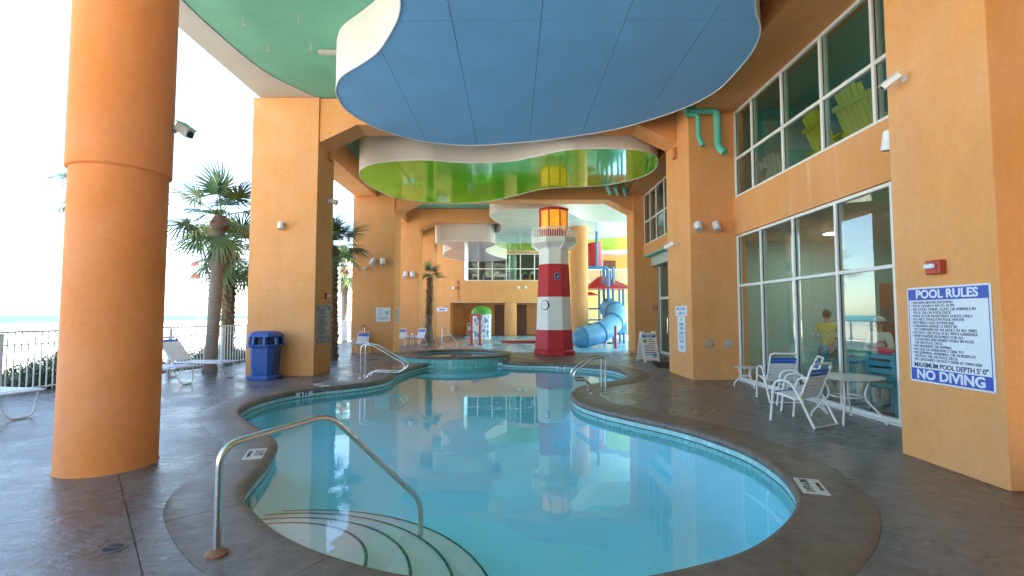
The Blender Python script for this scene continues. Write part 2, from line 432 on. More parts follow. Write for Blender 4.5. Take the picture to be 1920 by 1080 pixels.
# dune shrubs: nobody could count the blades
def dune():
    b = MB(); rnd = random.Random(3)
    for k in range(5200):
        y = rnd.uniform(2.5, 27); x = (-10.6 + (y / 16) * 2.18 if y < 16 else -8.42 - (y - 16) * .085) - .45 - abs(rnd.gauss(0, 1.5))
        top = (1.15 if y < 13 else .85) * (.8 + .25 * math.sin(x * 1.7 + y * 1.1)); z0 = -.62
        for q in range(12):
            h = rnd.uniform(.15, 1) * top; lx, ly, lz = x + rnd.gauss(0, .16), y + rnd.gauss(0, .16), z0 + h
            a = rnd.uniform(0, 6.28); l = rnd.uniform(.08, .17); wd = rnd.uniform(.016, .038); ti = rnd.uniform(.2, 1.2)
            d = Vector((math.cos(a) * math.cos(ti), math.sin(a) * math.cos(ti), math.sin(ti))); sd = Vector((-math.sin(a), math.cos(a), 0)) * wd
            c = Vector((lx, ly, lz)); b.quad(c, c + d * l * .5 + sd, c + d * l, c + d * l * .5 - sd)
        b.quad((x - .006, y, z0), (x + .006, y, z0), (x + rnd.gauss(0, .1), y + rnd.gauss(0, .1), z0 + top))
    tag(b.build('dune_shrubs', DUNE), 'green dune shrubs growing behind the white fence', 'shrubs', kind='stuff')
dune()

# ------------------------------------------------------------------ pool outline
POOL = [(-4.19, 7.65), (-3.51, 6.8), (-3.11, 6.38), (-2.77, 5.90), (-2.62, 5.5), (-2.49, 5.08), (-2.37, 4.55), (-2.28, 4.28), (-2.13, 4.04), (-1.73, 3.61), (-1.4, 3.34), (-1.05, 3.13), (-0.6, 2.94), (.05, 2.83), (0.62, 2.89), (1.19, 3.09), (1.55, 3.29), (1.88, 3.57), (2.14, 3.85), (2.33, 4.12), (2.49, 4.49), (2.61, 5.01), (2.62, 5.64), (2.45, 6.26), (2.20, 6.8), (1.77, 7.41), (1.39, 7.99), (1.15, 8.58), (1.1, 9.25), (1.2, 9.9), (1.51, 10.57), (2.2, 11.25), (2.64, 11.81), (2.94, 12.67), (2.92, 13.65), (2.54, 14.5), (1.65, 15.13), (0.83, 15.46), (.2, 15.55), (-.18, 15.78)]
SPA_C = (-1.98, 17.2); SPA_R = 1.95
a1 = math.atan2(16.0 - SPA_C[1], -.42 - SPA_C[0]); a2 = math.atan2(15.36 - SPA_C[1], -2.45 - SPA_C[0])
arc = [(SPA_C[0] + SPA_R * math.cos(a1 + (a2 - a1) * i / 8), SPA_C[1] + SPA_R * math.sin(a1 + (a2 - a1) * i / 8)) for i in range(9)]
REST = [(-2.66, 15.1), (-2.80, 14.5), (-2.93, 13.6), (-2.98, 12.67), (-2.90, 11.95), (-3.04, 11.2), (-3.50, 10.6), (-3.93, 10.22), (-4.33, 9.63), (-4.47, 9.01), (-4.43, 8.37)]
CTRL = POOL + arc + REST
OUT = resample(spline(CTRL, 10), .1)
NP = len(OUT)
def normal(i):
    t = OUT[(i+2) % NP] - OUT[i-2]; t.normalize(); return Vector((t.y, -t.x, 0))   # outward (outline runs counter-clockwise)
area = sum(OUT[i].x * OUT[(i+1) % NP].y - OUT[(i+1) % NP].x * OUT[i].y for i in range(NP))
SGN = 1 if area > 0 else -1
NRM = [normal(i) * SGN for i in range(NP)]
def in_spa(p, m=0.): return (p.x - SPA_C[0])**2 + (p.y - SPA_C[1])**2 < (SPA_R + m)**2
def cw(i):      # coping width
    p = OUT[i]
    if in_spa(p, .06): return 0.
    if p.y > 11.6 and p.x < -2: return .22
    if p.y > 14.6: return .34
    return .55
def off_pt(i, d): return OUT[i] + NRM[i] * d
OUTER = []
for i in range(NP):
    if cw(i) == 0: OUTER.append(OUT[i] + NRM[i] * .12); continue
    p = off_pt(i, cw(i) + .003)
    if min((p - q).length for q in OUT[::2]) > cw(i) - .03: OUTER.append(p)

# deck slabs cut by a skewed grid of saw-cut joints, around the pool
deck = struct(MB().box(-9.35, 9.9, -6, 19.9, -.14, -.05).build('deck', BASE_D))
# the bed must not roof over the pool: cut it away
bed = flat_cells([[Vector((-11.6, -6, 0)), Vector((5.3, -6, 0)), Vector((5.3, 11.43, 0)), Vector((5.3, 13.14, 0)), Vector((5.85, 13.14, 0)), Vector((5.85, 19.9, 0)), Vector((-9, 19.9, 0)), Vector((-8.55, 16, 0))], [p + NRM[i] * .03 for i, p in enumerate(OUT)]], [[]])
for bmx in bed:
    for v in bmx.verts: v.co.z = -.012
    bmx.to_mesh(deck.data); bmx.free()
outer_rect = [Vector((-11.4, -5, 0)), Vector((5.3, -5, 0)), Vector((5.3, 13.1, 0)), Vector((5.82, 13.12, 0)), Vector((5.82, 19.88, 0)), Vector((-8.9, 19.88, 0)), Vector((-8.5, 16, 0))]
d1 = Vector((.66, -.75)).normalized(); d2 = Vector((.80, .60)).normalized()
n1 = Vector((-d1.y, d1.x)); n2 = Vector((-d2.y, d2.x)); o0 = Vector((-3.46, 4.43)); SP = 2.55; G = .003
cells = []
for i in range(-6, 8):
    for j in range(-6, 9):
        pa = o0 + n1 * (i * SP); pb = o0 + n1 * ((i + 1) * SP); pc = o0 + n2 * (j * SP - .55); pd = o0 + n2 * ((j + 1) * SP - .55)
        cells.append([(pb - n1 * G, n1), (pa + n1 * G, -n1), (pd - n2 * G, n2), (pc + n2 * G, -n2)])
for bmx in flat_cells([outer_rect, OUTER], cells): slab_from(bmx, 'deck_slab', DECK, deck, 0., .025)
# far terrace behind the second and third pillars
struct(MB().box(-9.3, -3.2, 19.9, 36, -.12, -.002).build('terrace', DECK))

# pool: coping slabs, tiles, basin, steps, water
pool = thing('swimming_pool', 'curvy pool with brown concrete coping and pale blue water', 'pool')
prof = [(1, -.03), (1, .000), (.95, .011), (.16, .014), (.06, .008), (.015, -.012), (0, -.04), (.01, -.075), (.05, -.09)]
def coping(i0, i1, gap=.003):
    b = MB(); rows = []
    for k in range(i0, i1 + 1):
        i = k % NP; wv = cw(i)
        sh = Vector((0, 0, 0))
        t = (OUT[(i+1) % NP] - OUT[i-1]).normalized()
        if k == i0: sh = t * gap
        if k == i1: sh = -t * gap
        rows.append([tuple(off_pt(i, u * wv if u > .5 else min(u * .55, wv)) + sh + Vector((0, 0, z))) for u, z in prof])
    m = len(prof); b.v = [p for r in rows for p in r]
    for j in range(len(rows) - 1):
        for q in range(m - 1): b.f.append((j*m+q, j*m+q+1, (j+1)*m+q+1, (j+1)*m+q))
    b.f.append(tuple(range(m))); b.f.append(tuple((len(rows)-1)*m + q for q in range(m)))
    return b.build('coping_slab', COPE, pool, True, angle=50)
ok = [i for i in range(NP) if cw(i) > 0]
# runs of outline that carry coping, cut to slabs of 1.0 to 1.6 m
start = next(i for i in range(NP) if cw(i) > 0 and cw(i-1) == 0)
rp = random.Random(5); k = start; end = start
while cw((end + 1) % NP) > 0 and end - start < NP: end += 1
while k < end:
    n = min(end, k + rp.choice((11, 13, 12, 15)))
    if end - n < 6: n = end
    coping(k, n); k = n
# tile band: separate small tiles, too small to pick apart singly
bt, bl, bd, bs = MB(), MB(), MB(), MB()
for i in range(NP):
    if in_spa(OUT[i], .03) and in_spa(OUT[(i+1) % NP], .03): continue
    a, c = OUT[i], OUT[(i+1) % NP]; na, nc = NRM[i], NRM[(i+1) % NP]
    t = (c - a) * .04
    for (z0, z1, tgt) in ((-.146, -.092, bl), (-.205, -.150, bt), (-.30, -.21, bt)):
        g = .002
        q = [a + t + na * .022, c - t + nc * .022]
        tgt.quad((q[0].x, q[0].y, z0), (q[1].x, q[1].y, z0), (q[1].x, q[1].y, z1), (q[0].x, q[0].y, z1))
    q = [a + na * .018, c + nc * .018]
    bd.quad((q[0].x, q[0].y, -.160), (q[1].x, q[1].y, -.160), (q[1].x, q[1].y, -.146), (q[0].x, q[0].y, -.146))
    q = [a + na * .03, c + nc * .03]
    bs.quad((q[0].x, q[0].y, -1.1), (q[1].x, q[1].y, -1.1), (q[1].x, q[1].y, -.05), (q[0].x, q[0].y, -.05))
for b, n, m in ((bl, 'waterline_tile', TILE_L), (bt, 'wall_tile', TILE)):
    o = b.build(n, m, pool); o['kind'] = 'stuff'
bd.build('waterline_trim', TILE_D, pool)
bs.build('basin_wall', PLASTER, pool)
rings = []
for d, z in ((-.05, -.30), (.06, -.42), (.16, -.54), (.32, -.65), (.55, -.72), (.85, -.745)):
    q = [OUT[i] - NRM[i] * d for i in range(NP)]
    for it in range(int(max(0, d) * 60)): q = [(q[i-1] + q[i] * 2 + q[(i+1) % NP]) / 4 for i in range(NP)]
    rings.append([Vector((p.x, p.y, z)) for p in q])
b = MB(); b.v = [tuple(p) for r in rings for p in r]
for j in range(len(rings) - 1):
    for i in range(NP): b.f.append((j*NP+i, j*NP+(i+1) % NP, (j+1)*NP+(i+1) % NP, (j+1)*NP+i))
b.build('basin_cove', PLASTER, pool, True, angle=80)
MB().quad((-5, 2, -.748), (3.5, 2, -.748), (3.5, 18, -.748), (-5, 18, -.748)).build('basin_floor', PLASTER, pool)
for k, (cx, cy_, r, z) in enumerate(((-1.80, 3.33, .83, -.205), (-1.89, 3.29, 1.23, -.31), (-2.0, 3.24, 1.66, -.42), (-2.05, 3.26, 2.0, -.53))):
    st = MB().lathe([(r, -1.2), (r, z - .01), (r - .012, z)], 72, cx, cy_).build('step', STEPP, pool, True)
    b = MB(); n = 72
    for i in range(n):
        a0 = 2 * math.pi * (i + .01) / n; a1_ = 2 * math.pi * (i + .99) / n
        P = [(cx + rr * math.cos(a), cy_ + rr * math.sin(a), z + .003) for rr, a in ((r - .034, a0), (r - .012, a0), (r - .012, a1_), (r - .034, a1_))]
        b.quad(*P)
    b.build('nosing_tile', TILE_D, st)
wt = flat_cells([[p + NRM[i] * .024 for i, p in enumerate(OUT)]], [[]])
for bmx in wt:
    slab_from(bmx, 'water', WATER, pool, -.155, 2.2)
# close the underside of the water body
wo_ = [o for o in pool.children if o.name.startswith('water') and 'line' not in o.name][0]
bm = bmesh.new(); bm.from_mesh(wo_.data)
bmesh.ops.holes_fill(bm, edges=[e for e in bm.edges if e.is_boundary], sides=0); bmesh.ops.recalc_face_normals(bm, faces=bm.faces)
bm.to_mesh(wo_.data); bm.free()
# round lamp niche in the pool wall near the steps
b = MB().lathe([(.065, 0), (.065, .02), (.045, .03)], 20)
lo = b.build('pool_light', WMETAL, pool, True)
ii = min(range(NP), key=lambda i: (OUT[i] - Vector((-2.40, 4.66, 0))).length)
lo.location = OUT[ii] + NRM[ii] * .012 + Vector((0, 0, -.235)); lo.rotation_euler = (-NRM[ii]).to_track_quat('Z', 'Y').to_euler()
# depth marks on the wall of the pool
def wall_mark(s, x, y, z, size, wd, ht):
    i = min(range(NP), key=lambda k: (OUT[k] - Vector((x, y, 0))).length)
    n = -NRM[i]; e = bpy.data.objects.new('depth_mark', None)
    M = Matrix((( -n.y, 0, n.x), (n.x, 0, n.y), (0, 1, 0))).to_4x4()
    rot = M.to_euler(); p = OUT[i] - NRM[i] * .004
    pl = MB().box(-wd/2, wd/2, -ht/2, ht/2, 0, .006).build('depth_mark', SIGNW, pool)
    pl.location = (p.x, p.y, z); pl.rotation_euler = rot
    text(pl, s, size, BLACK, (0, 0, .008), off=.004)
wall_mark('4 FT', -4.12, 9.9, -.085, .115, .36, .10)
wall_mark('5 FT', 1.45, 15.2, -.115, .09, .30, .075)

# spa: raised ring with tiled wall
spa = thing('spa', 'round raised spa with brown rim and turquoise tiled wall', 'spa', (*SPA_C, 0))
MB().lathe([(1.90, -1.3), (1.90, .13)], 96, cap=False).build('wall', TILE_L, spa, True)
b = MB(); n = 96
for i in range(n):
    for j, (z0, z1) in enumerate(((-.31, -.20), (-.195, -.085), (-.08, .03), (.035, .125))):
        a0, a1_ = 2*math.pi*(i + .03)/n, 2*math.pi*(i + .97)/n
        rr = 1.912
        b.quad((rr*math.cos(a0), rr*math.sin(a0), z0), (rr*math.cos(a1_), rr*math.sin(a1_), z0), (rr*math.cos(a1_), rr*math.sin(a1_), z1), (rr*math.cos(a0), rr*math.sin(a0), z1))
o = b.build('wall_tile', TILE, spa); o['kind'] = 'stuff'
# rim in slabs
for s in range(12):
    b = MB(); pr = [(1.50, .12), (1.50, .175), (1.53, .195), (1.94, .195), (1.965, .175), (1.965, .145), (1.93, .13)]
    m = len(pr); cols = 9
    for k in range(cols):
        a = 2*math.pi*(s + .004 + .992*k/(cols-1))/12
        b.v += [(r*math.cos(a), r*math.sin(a), z) for r, z in pr]
    for k in range(cols - 1):
        for q in range(m):
            q2 = (q+1) % m; b.f.append((k*m+q, k*m+q2, (k+1)*m+q2, (k+1)*m+q))
    b.f.append(tuple(range(m))); b.f.append(tuple((cols-1)*m+q for q in range(m)))
    b.build('rim_slab', COPE, spa, True, angle=50)
MB().lathe([(1.54, .13), (1.54, -.35), (.0001, -.35)], 64, cap=False).build('basin', PLASTER, spa, True)
MB().lathe([(1.535, -.5), (1.535, .10)], 64).build('water', SPAW, spa)

# splash pad beyond
struct(MB().box(-3.2, 14, 19.9, 40, -.12, -.004).build('splash_pad', PADBLUE))
P = resample(spline([(-3.2, 20.0), (-1.2, 20.2), (-1.6, 23), (-2.6, 25), (-1.0, 27.5), (-1.8, 30), (-3.2, 30)], 8), .3)
tag(MB().prism([(p.x, p.y) for p in P], -.003, .004).build('tan_paint', PADTAN), 'tan painted area of the splash pad floor beside the spa')
bpy.data.objects['tan_paint'].parent = bpy.data.objects['splash_pad']
P = resample(spline([(-.55, 26.6), (.4, 26.4), (1.6, 26.5), (2.4, 27), (2.2, 27.6), (1.2, 27.3), (.2, 27.2), (-.4, 27.0)], 8), .15)
tag(MB().prism([(p.x, p.y) for p in P], 0., .12).build('wading_kerb', REDP, bevel=.03), 'low red kerb on the blue splash pad left of the lighthouse', 'kerb')

# ------------------------------------------------------------------ columns, pillars, beams, ceiling
rc = thing('round_column', 'thick round orange column with a ledge halfway up, in the left foreground', 'column', (-4.06, 5.02, 0))
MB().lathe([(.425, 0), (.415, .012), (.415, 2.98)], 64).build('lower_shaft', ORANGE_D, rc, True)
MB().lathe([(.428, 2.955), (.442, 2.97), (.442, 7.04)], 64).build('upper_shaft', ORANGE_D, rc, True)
rc = thing('round_column', 'round orange column standing behind the lighthouse', 'column', (3.42, 24.9, 0))
MB().lathe([(.43, 0), (.43, 2.8)], 48).build('lower_shaft', ORANGE, rc, True)
MB().lathe([(.445, 2.79), (.445, 6.3)], 48).build('upper_shaft', ORANGE, rc, True)
def pillar(label, x0, x1, y0, y1, z1=7.04):
    t = thing('pillar', label, 'pillar', ((x0+x1)/2, (y0+y1)/2, 0), group='square orange pillars')
    a, b_ = (x1-x0)/2, (y1-y0)/2
    MB().box(-a, a, -b_, b_, 0, z1).build('shaft', ORANGE, t, bevel=.012)
    return t
pillar('square orange pillar on the left behind the blue litter bin', -6.58, -4.90, 12.2, 13.32)
pillar('square orange pillar on the left with a white square sign and a chair at its foot', -6.39, -4.72, 19.56, 20.7)
pillar('orange pillar between the white sign pillar and the small palm', -6.4, -4.78, 25.2, 26.1)
pillar('narrow orange pillar behind the small potted palm, nearest the back wall', -6.4, -4.74, 29.7, 30.9)
pillar('large orange pillar in the right foreground carrying the blue pool rules sign', 4.24, 6.9, 4.26, 5.42)
pillar('orange pillar right of the ladder with two round vents and two spotlights', 4.18, 5.49, 11.43, 13.12)
pillar('narrow orange pillar behind the A-frame sign at the doorway', 4.85, 5.78, 19.4, 20.6)
def beam(label, x0, x1, y0, y1, zp, zm, run=.95):
    b = MB(); pts = [(x0, 7.03), (x0, zp), (x0 + run, zm), (x1 - run, zm), (x1, zp), (x1, 7.03)]
    o = b.prism(pts, y0, y1, 'y').build('beam', ORANGE, bevel=.01); tag(o, label, 'beam', 'haunched cross beams')
beam('orange cross beam with sloped ends above the front edge of the blue cloud', -4.895, 4.175, 12.24, 13.0, 5.88, 6.34)
beam('orange cross beam with sloped ends behind the glossy green cloud', -4.715, 4.845, 19.6, 20.4, 5.66, 6.16)
beam('orange cross beam above the grey lavender cloud near the back', -4.775, 6.0, 25.2, 26.0, 5.98, 6.38)
def lbeam(label, *a): tag(MB().box(*a).build('edge_beam', ORANGE, bevel=.01), label, 'beam', 'lengthwise edge beams')
lbeam('orange edge beam over the gap between the bin pillar and the white sign pillar', -6.3, -5.45, 13.325, 19.555, 6.27, 7.03)
lbeam('orange edge beam between the white sign pillar and the next pillar back', -6.3, -5.45, 20.705, 25.195, 6.27, 7.03)
lbeam('orange edge beam between the two rearmost left pillars', -6.3, -5.45, 26.105, 29.695, 6.27, 7.03)
lbeam('orange edge beam over the upper windows beside the front right pillar', 4.24, 5.21, 5.425, 11.425, 6.30, 7.03)
lbeam('orange edge beam over the small upper window above the doorway', 4.5, 5.21, 13.125, 19.395, 6.30, 7.03)
# hotel storeys above: the teal underside is the ceiling of the pool court
struct(MB().box(-6.42, 6.9, -6, 37.2, 7.05, 9.6).build('ceiling', TEAL))  # top height chosen for where the building's shadow ends outside
struct(MB().box(6.9, 7.2, -6, 4.3, 0, 7.05).build('added_side_wall', ORANGE))  # unseen wall added to keep direct sun off the pool
struct(MB().box(-.5, 7.2, -6.3, -6.0, 0, 7.05).build('rear_wall', ORANGE))  # unseen wall added behind the camera to dim the front faces
struct(MB().box(6.9, 11.2, 19.7, 37.2, 7.05, 8.2).build('ceiling', TEAL))  # roof added to limit how far sun reaches into the courtyard
inner = spline([(-5.0, 12.19), (-5.32, 11.6), (-5.56, 11.1), (-5.72, 10.4), (-5.80, 9.4), (-5.82, 8.6), (-5.75, 7.4), (-5.5, 6.2), (-5.0, 5.2), (-4.2, 4.4)], 6, False)
poly = [(-6.42, 4.0), ] + [(-4.2, 4.0)] + [(p.x, p.y) for p in reversed(inner)] + [(-6.42, 12.19)]
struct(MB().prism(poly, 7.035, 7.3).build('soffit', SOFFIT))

# ------------------------------------------------------------------ ceiling clouds
def cloud(label, P, z, top, m, seams=None, lip=.012):
    pts = resample(spline(P, 8), .12); cx = sum(p.x for p in pts)/len(pts); cyy = sum(p.y for p in pts)/len(pts)
    t = thing('ceiling_cloud', label, 'ceiling panel', (cx, cyy, z), group='cloud shaped ceiling panels')
    L = [Vector((p.x - cx, p.y - cyy, 0)) for p in pts]
    ar = sum(L[i].x * L[(i+1) % len(L)].y - L[(i+1) % len(L)].x * L[i].y for i in range(len(L)))
    if ar < 0: L.reverse()
    n = len(L)
    nr = [Vector(((L[(i+1) % n] - L[i-1]).y, -(L[(i+1) % n] - L[i-1]).x, 0)).normalized() for i in range(n)]
    b = MB()
    for i in range(n):
        j = (i+1) % n
        b.quad((*L[i].xy, 0), (*L[j].xy, 0), (*L[j].xy, top - z), (*L[i].xy, top - z))
    b.build('fascia', WHITE, t, True, angle=30)
    b = MB()      # thin metal edge trim below the fascia
    ring = [[(1, .03), (1.0, -lip), (-.6, -lip), (-.6, .0)]]
    for i in range(n):
        for o_, z_ in ((.006, .03), (.006, -lip), (-.012, -lip), (-.012, .002)):
            b.v.append((L[i].x + nr[i].x * o_, L[i].y + nr[i].y * o_, z_))
    for i in range(n):
        j = (i+1) % n
        for q in range(4): b.f.append((i*4+q, i*4+(q+1) % 4, j*4+(q+1) % 4, j*4+q))
    b.build('edge_trim', WMETAL, t)
    inn = [L[i] - nr[i] * .004 for i in range(n)]
    if seams:
        xs, ys = seams; g = .005; cells = []
        xs = [-99] + [x - cx for x in xs] + [99]; ys = [-99] + [y - cyy for y in ys] + [99]
        for a, b_ in zip(xs, xs[1:]):
            for c, d in zip(ys, ys[1:]):
                cells.append([((b_ - g, 0), (1, 0)), ((a + g, 0), (-1, 0)), ((0, d - g), (0, 1)), ((0, c + g), (0, -1))])
        for bmx in flat_cells([inn], cells):
            for v in bmx.verts: v.co.z = 0
            o = slab_from(bmx, 'panel', m, t, .001, -.012)
        MB().prism([(p.x, p.y) for p in inn], .010, .016).build('backing', BASE_D, t)
    else:
        MB().prism([(p.x, p.y) for p in inn], .0, .012).build('underside', m, t)
    return t
BL = [(-1.62, 6.85), (-1.70, 7.15), (-1.87, 7.51), (-2.3, 8.21), (-2.7, 8.62), (-3.22, 9.08), (-3.48, 9.49), (-3.64, 9.96), (-3.68, 10.68), (-3.43, 11.44), (-2.97, 12.10), (-2.25, 12.65), (-1.15, 12.93), (0.0, 12.75), (1.11, 12.45), (2.49, 11.81), (3.42, 11.0), (3.91, 10.35), (4.17, 9.67), (4.20, 9.0), (4.18, 8.44), (4.10, 7.96), (3.93, 7.51), (3.65, 7.1), (3.40, 6.5), (3.3, 5.6), (3.6, 4.6), (3.4, 3.4), (2.4, 2.7), (1.0, 2.6), (-.6, 2.9), (-1.5, 3.8), (-1.7, 5.0), (-1.55, 6.2)]
cloud('huge sky blue cloud panel with white edge, hanging over the near pool', BL, 6.05, 7.04, BLUEC, ([-2.25, -.93, .45, 1.75, 3.05], [4.7, 7.35, 10.0]))
GR = [(-4.86, 15.36), (-4.57, 14.8), (-4.13, 14.37), (-3.43, 14.12), (-2.48, 14.02), (-1.73, 14.22), (-0.95, 14.27), (0.0, 14.12), (0.75, 13.62), (1.44, 13.17), (2.11, 13.05), (2.81, 13.05), (3.42, 13.15), (3.9, 13.42), (4.24, 14.02), (4.42, 14.96), (4.19, 15.85), (3.48, 16.63), (2.62, 16.98), (1.51, 17.13), (0.77, 17.57), (-0.2, 18.63), (-1.28, 19.35), (-2.37, 19.55), (-3.61, 19.25), (-4.49, 18.54), (-4.92, 17.2), (-4.99, 16.16)]
cloud('glossy lime green cloud panel behind the blue one', GR, 6.0, 7.04, GREENC, ([-3.4, -.9, 1.6, 4.0], [16.3]))
AQ = [(-1.01, 21.84), (-0.69, 21.05), (0.0, 20.61), (1.05, 20.5), (1.92, 20.6), (2.56, 21.38), (3.08, 22.44), (3.6, 23.08), (4.4, 23.5), (5.65, 23.75), (7.2, 24.2), (8.2, 25.6), (7.4, 27.2), (5.18, 28.2), (4.3, 29.4), (2.98, 30.0), (1.36, 30.3), (-0.34, 30.4), (-1.9, 30.2), (-2.5, 29.2), (-2.3, 28.2), (-1.6, 27.4), (-0.85, 26.9), (-0.5, 25.7), (-0.55, 24.2), (-0.88, 22.95)]
cloud('pale aqua cloud panel just above the lighthouse lantern', AQ, 6.0, 7.04, AQUAC)
LV = [(-4.04, 26.25), (-3.34, 26.1), (-2.21, 26.05), (-1.25, 26.15), (-0.93, 26.9), (-1.06, 27.81), (-1.52, 28.94), (-1.6, 30.41), (-1.07, 32.62), (-0.35, 34.4), (-1.18, 35.4), (-2.37, 35.7), (-3.53, 35.4), (-4.35, 34.3), (-4.6, 32.62), (-4.16, 30.41), (-3.61, 28.94), (-3.77, 27.61), (-4.2, 26.9)]
cloud('grey lavender cloud panel with a pinched waist in front of the far window', LV, 5.45, 6.9, LAVC)
G2 = [(-2.2, 31.0), (.5, 31.2), (2.5, 30.8), (4.6, 30.2), (6.0, 29.2), (8, 28.6), (9.2, 30), (9, 33), (7, 35.0), (4, 35.6), (1, 35.6), (-1.4, 35.2), (-2.6, 33.5)]
cloud('far yellow green cloud panel in front of the back wall', G2, 6.15, 7.04, GREENC2)

# ------------------------------------------------------------------ window walls on the right
def window(parent, x, ys, zs, fw=.05, dp=.09, gm=GLASS, axis='x'):
    """grid window in the plane x (glass), bars along ys and zs. Parts: frame bars and one pane per opening, under the window."""
    wn = bpy.data.objects.new('window', None); C.objects.link(wn); wn.parent = parent; wn.empty_display_size = .1
    ym, zm = (ys[0] + ys[-1]) / 2, zs[0]
    wn.location = (x, ym, zm) if axis == 'x' else (ym, x, zm)
    def bx(b, a0, a1, c0, c1, z0, z1):
        if axis == 'x': b.box(a0, a1, c0 - ym, c1 - ym, z0 - zm, z1 - zm)
        else: b.box(c0 - ym, c1 - ym, a0, a1, z0 - zm, z1 - zm)
        return b
    for i, y in enumerate(ys):
        e = i in (0, len(ys) - 1)
        bx(MB(), -dp/2, dp/2, y - fw/2, y + fw/2, zs[0] - fw/2, zs[-1] + fw/2).build('frame' if e else 'mullion', WMETAL, wn, bevel=.006)
        if not e:
            bx(MB(), dp/2 + .004, dp/2 + .05, y - fw*.3, y + fw*.9, zs[0], zs[-1]).build('inner_mullion', IN_CREAM, wn)
    for j, z in enumerate(zs):
        for a, b_ in zip(ys, ys[1:]):
            bx(MB(), -dp/2 + .004, dp/2 - .004, a + fw/2, b_ - fw/2, z - fw/2, z + fw/2).build('frame' if j in (0, len(zs)-1) else 'transom', WMETAL, wn, bevel=.005)
    for a, b_ in zip(ys, ys[1:]):
        for c, d in zip(zs, zs[1:]):
            bx(MB(), .0, .006, a + fw/2, b_ - fw/2, c + fw/2, d - fw/2).build('pane', gm, wn)
            for q in ((a + fw/2, a + fw/2 + .012), (b_ - fw/2 - .012, b_ - fw/2)): bx(MB(), -.012, -.001, q[0], q[1], c + fw/2, d - fw/2).build('gasket', BLACKRUB, wn)
    return wn
bw = thing('window_wall', 'orange wall with a tall storefront window below and a long window above, right side', 'wall', (0, 0, 0))
YS = [5.54, 6.73, 7.92, 9.13, 10.33, 11.39]; YU = [5.76, 6.97, 8.17, 9.38, 10.58, 11.39]
MB().box(5.21, 5.5, 5.425, 11.425, 3.36, 4.23).build('spandrel', SPANDREL, bw)
MB().box(5.213, 5.5, 5.425, 11.425, 6.30, 7.04).build('head_wall', ORANGE, bw)
MB().box(5.213, 5.5, 5.425, 5.50, 0, 6.30).build('jamb_wall', ORANGE, bw)
window(bw, 5.30, YS, [.05, 2.18, 3.33], .055)
window(bw, 5.30, YU, [4.27, 5.16, 6.27], .06, gm=GLASS_U)
MB().box(5.22, 5.40, 5.43, 11.42, -.03, .022).build('sill', WMETAL, bw)
# doorway bay
dw = thing('doorway_wall', 'orange wall with a small upper window over a recessed glass door', 'wall')
MB().box(5.21, 5.5, 13.125, 19.395, 3.84, 4.23).build('spandrel', ORANGE, dw)
MB().box(5.213, 5.5, 13.125, 19.395, 6.30, 7.04).build('head_wall', ORANGE, dw)
MB().box(5.215, 5.8, 13.125, 19.395, 3.78, 3.836).build('soffit', TEAL_P, dw)
window(dw, 5.30, [14.1, 15.0, 15.9, 16.8, 17.75, 18.55, 19.34], [4.27, 5.16, 6.24], .055, gm=GLASS_U)
MB().box(5.213, 5.5, 13.125, 14.06, 4.23, 6.30).build('jamb_wall', ORANGE, dw)
MB().box(5.82, 6.1, 13.125, 16.9, 0, 3.78).build('lower_wall', ORANGE, dw)
dr = window(dw, 5.86, [16.95, 17.95, 19.3], [.06, 2.16, 3.6], .10)
dr.name = 'door'
MB().box(-.09, -.05, .15, .19, .75, 1.35).build('handle', STEEL, dr, bevel=.01)

# rooms behind the windows: built as part of the setting
rm = struct(MB().box(5.5, 10.2, 5.2, 19.4, -.10, -.004).build('room_floor', IN_FLOOR))
struct(MB().box(10.0, 10.3, 5.2, 19.4, 0, 7.0).build('room_wall', IN_TEAL))
struct(MB().box(5.55, 10.0, 5.0, 5.2, 0, 7.0).build('room_wall', IN_TEAL))
struct(MB().box(5.5, 10.0, 12.7, 12.9, 4.16, 6.62).build('room_wall', IN_TEAL))
struct(MB().box(5.5, 10.0, 12.7, 12.9, 0, 3.5).build('room_wall', IN_TEAL))
struct(MB().box(5.52, 10.0, 5.2, 19.4, 3.42, 4.16).build('room_ceiling', IN_CREAM))
struct(MB().box(5.52, 10.0, 5.2, 19.4, 6.62, 6.8).build('room_ceiling', IN_TEAL))
struct(MB().box(5.79, 10.0, 19.36, 19.6, 0, 7.0).build('room_wall', IN_TEAL))
tag(MB().box(8.6, 9.2, 10.6, 11.5, 0, 2.25).build('kiosk', BROWN, bevel=.02), 'tall brown cabinet in the room behind the storefront glass', 'cabinet')
tag(MB().box(8.2, 9.9, 5.5, 7.4, 0, 1.95).build('vending_machine', IN_DARK, bevel=.02), 'dark vending machine behind the woman inside', 'machine')
for i, (x, y) in enumerate(((7.6, 9.0), (7.35, 11.2), (7.2, 7.0))):  # first and last are unseen, added to brighten the room
    t = thing('ceiling_light', ('added unseen lamp inside, near the middle of the storefront', 'round ceiling lamp inside, near the far end of the storefront', 'round ceiling lamp inside, near the rules sign pillar')[i], 'lamp', (x, y, 3.42))
    MB().lathe([(.17, -.05), (.18, 0)], 20).build('housing', WMETAL, t); MB().lathe([(.15, -.062), (.15, -.052)], 20).build('diffuser', DIFF, t)
for i, (x, y) in enumerate(((7.5, 6.0), (9.2, 6.3))):  # both out of view, added to brighten the upper room
    t = thing('ceiling_light', ('added unseen lamp upstairs, nearer the glass behind the rules sign pillar', 'added unseen lamp upstairs, deeper in the room behind the rules sign pillar')[i], 'lamp', (x, y, 6.62))
    MB().lathe([(.17, -.05), (.18, 0)], 20).build('housing', WMETAL, t); MB().lathe([(.15, -.062), (.15, -.052)], 20).build('diffuser', DIFF, t)
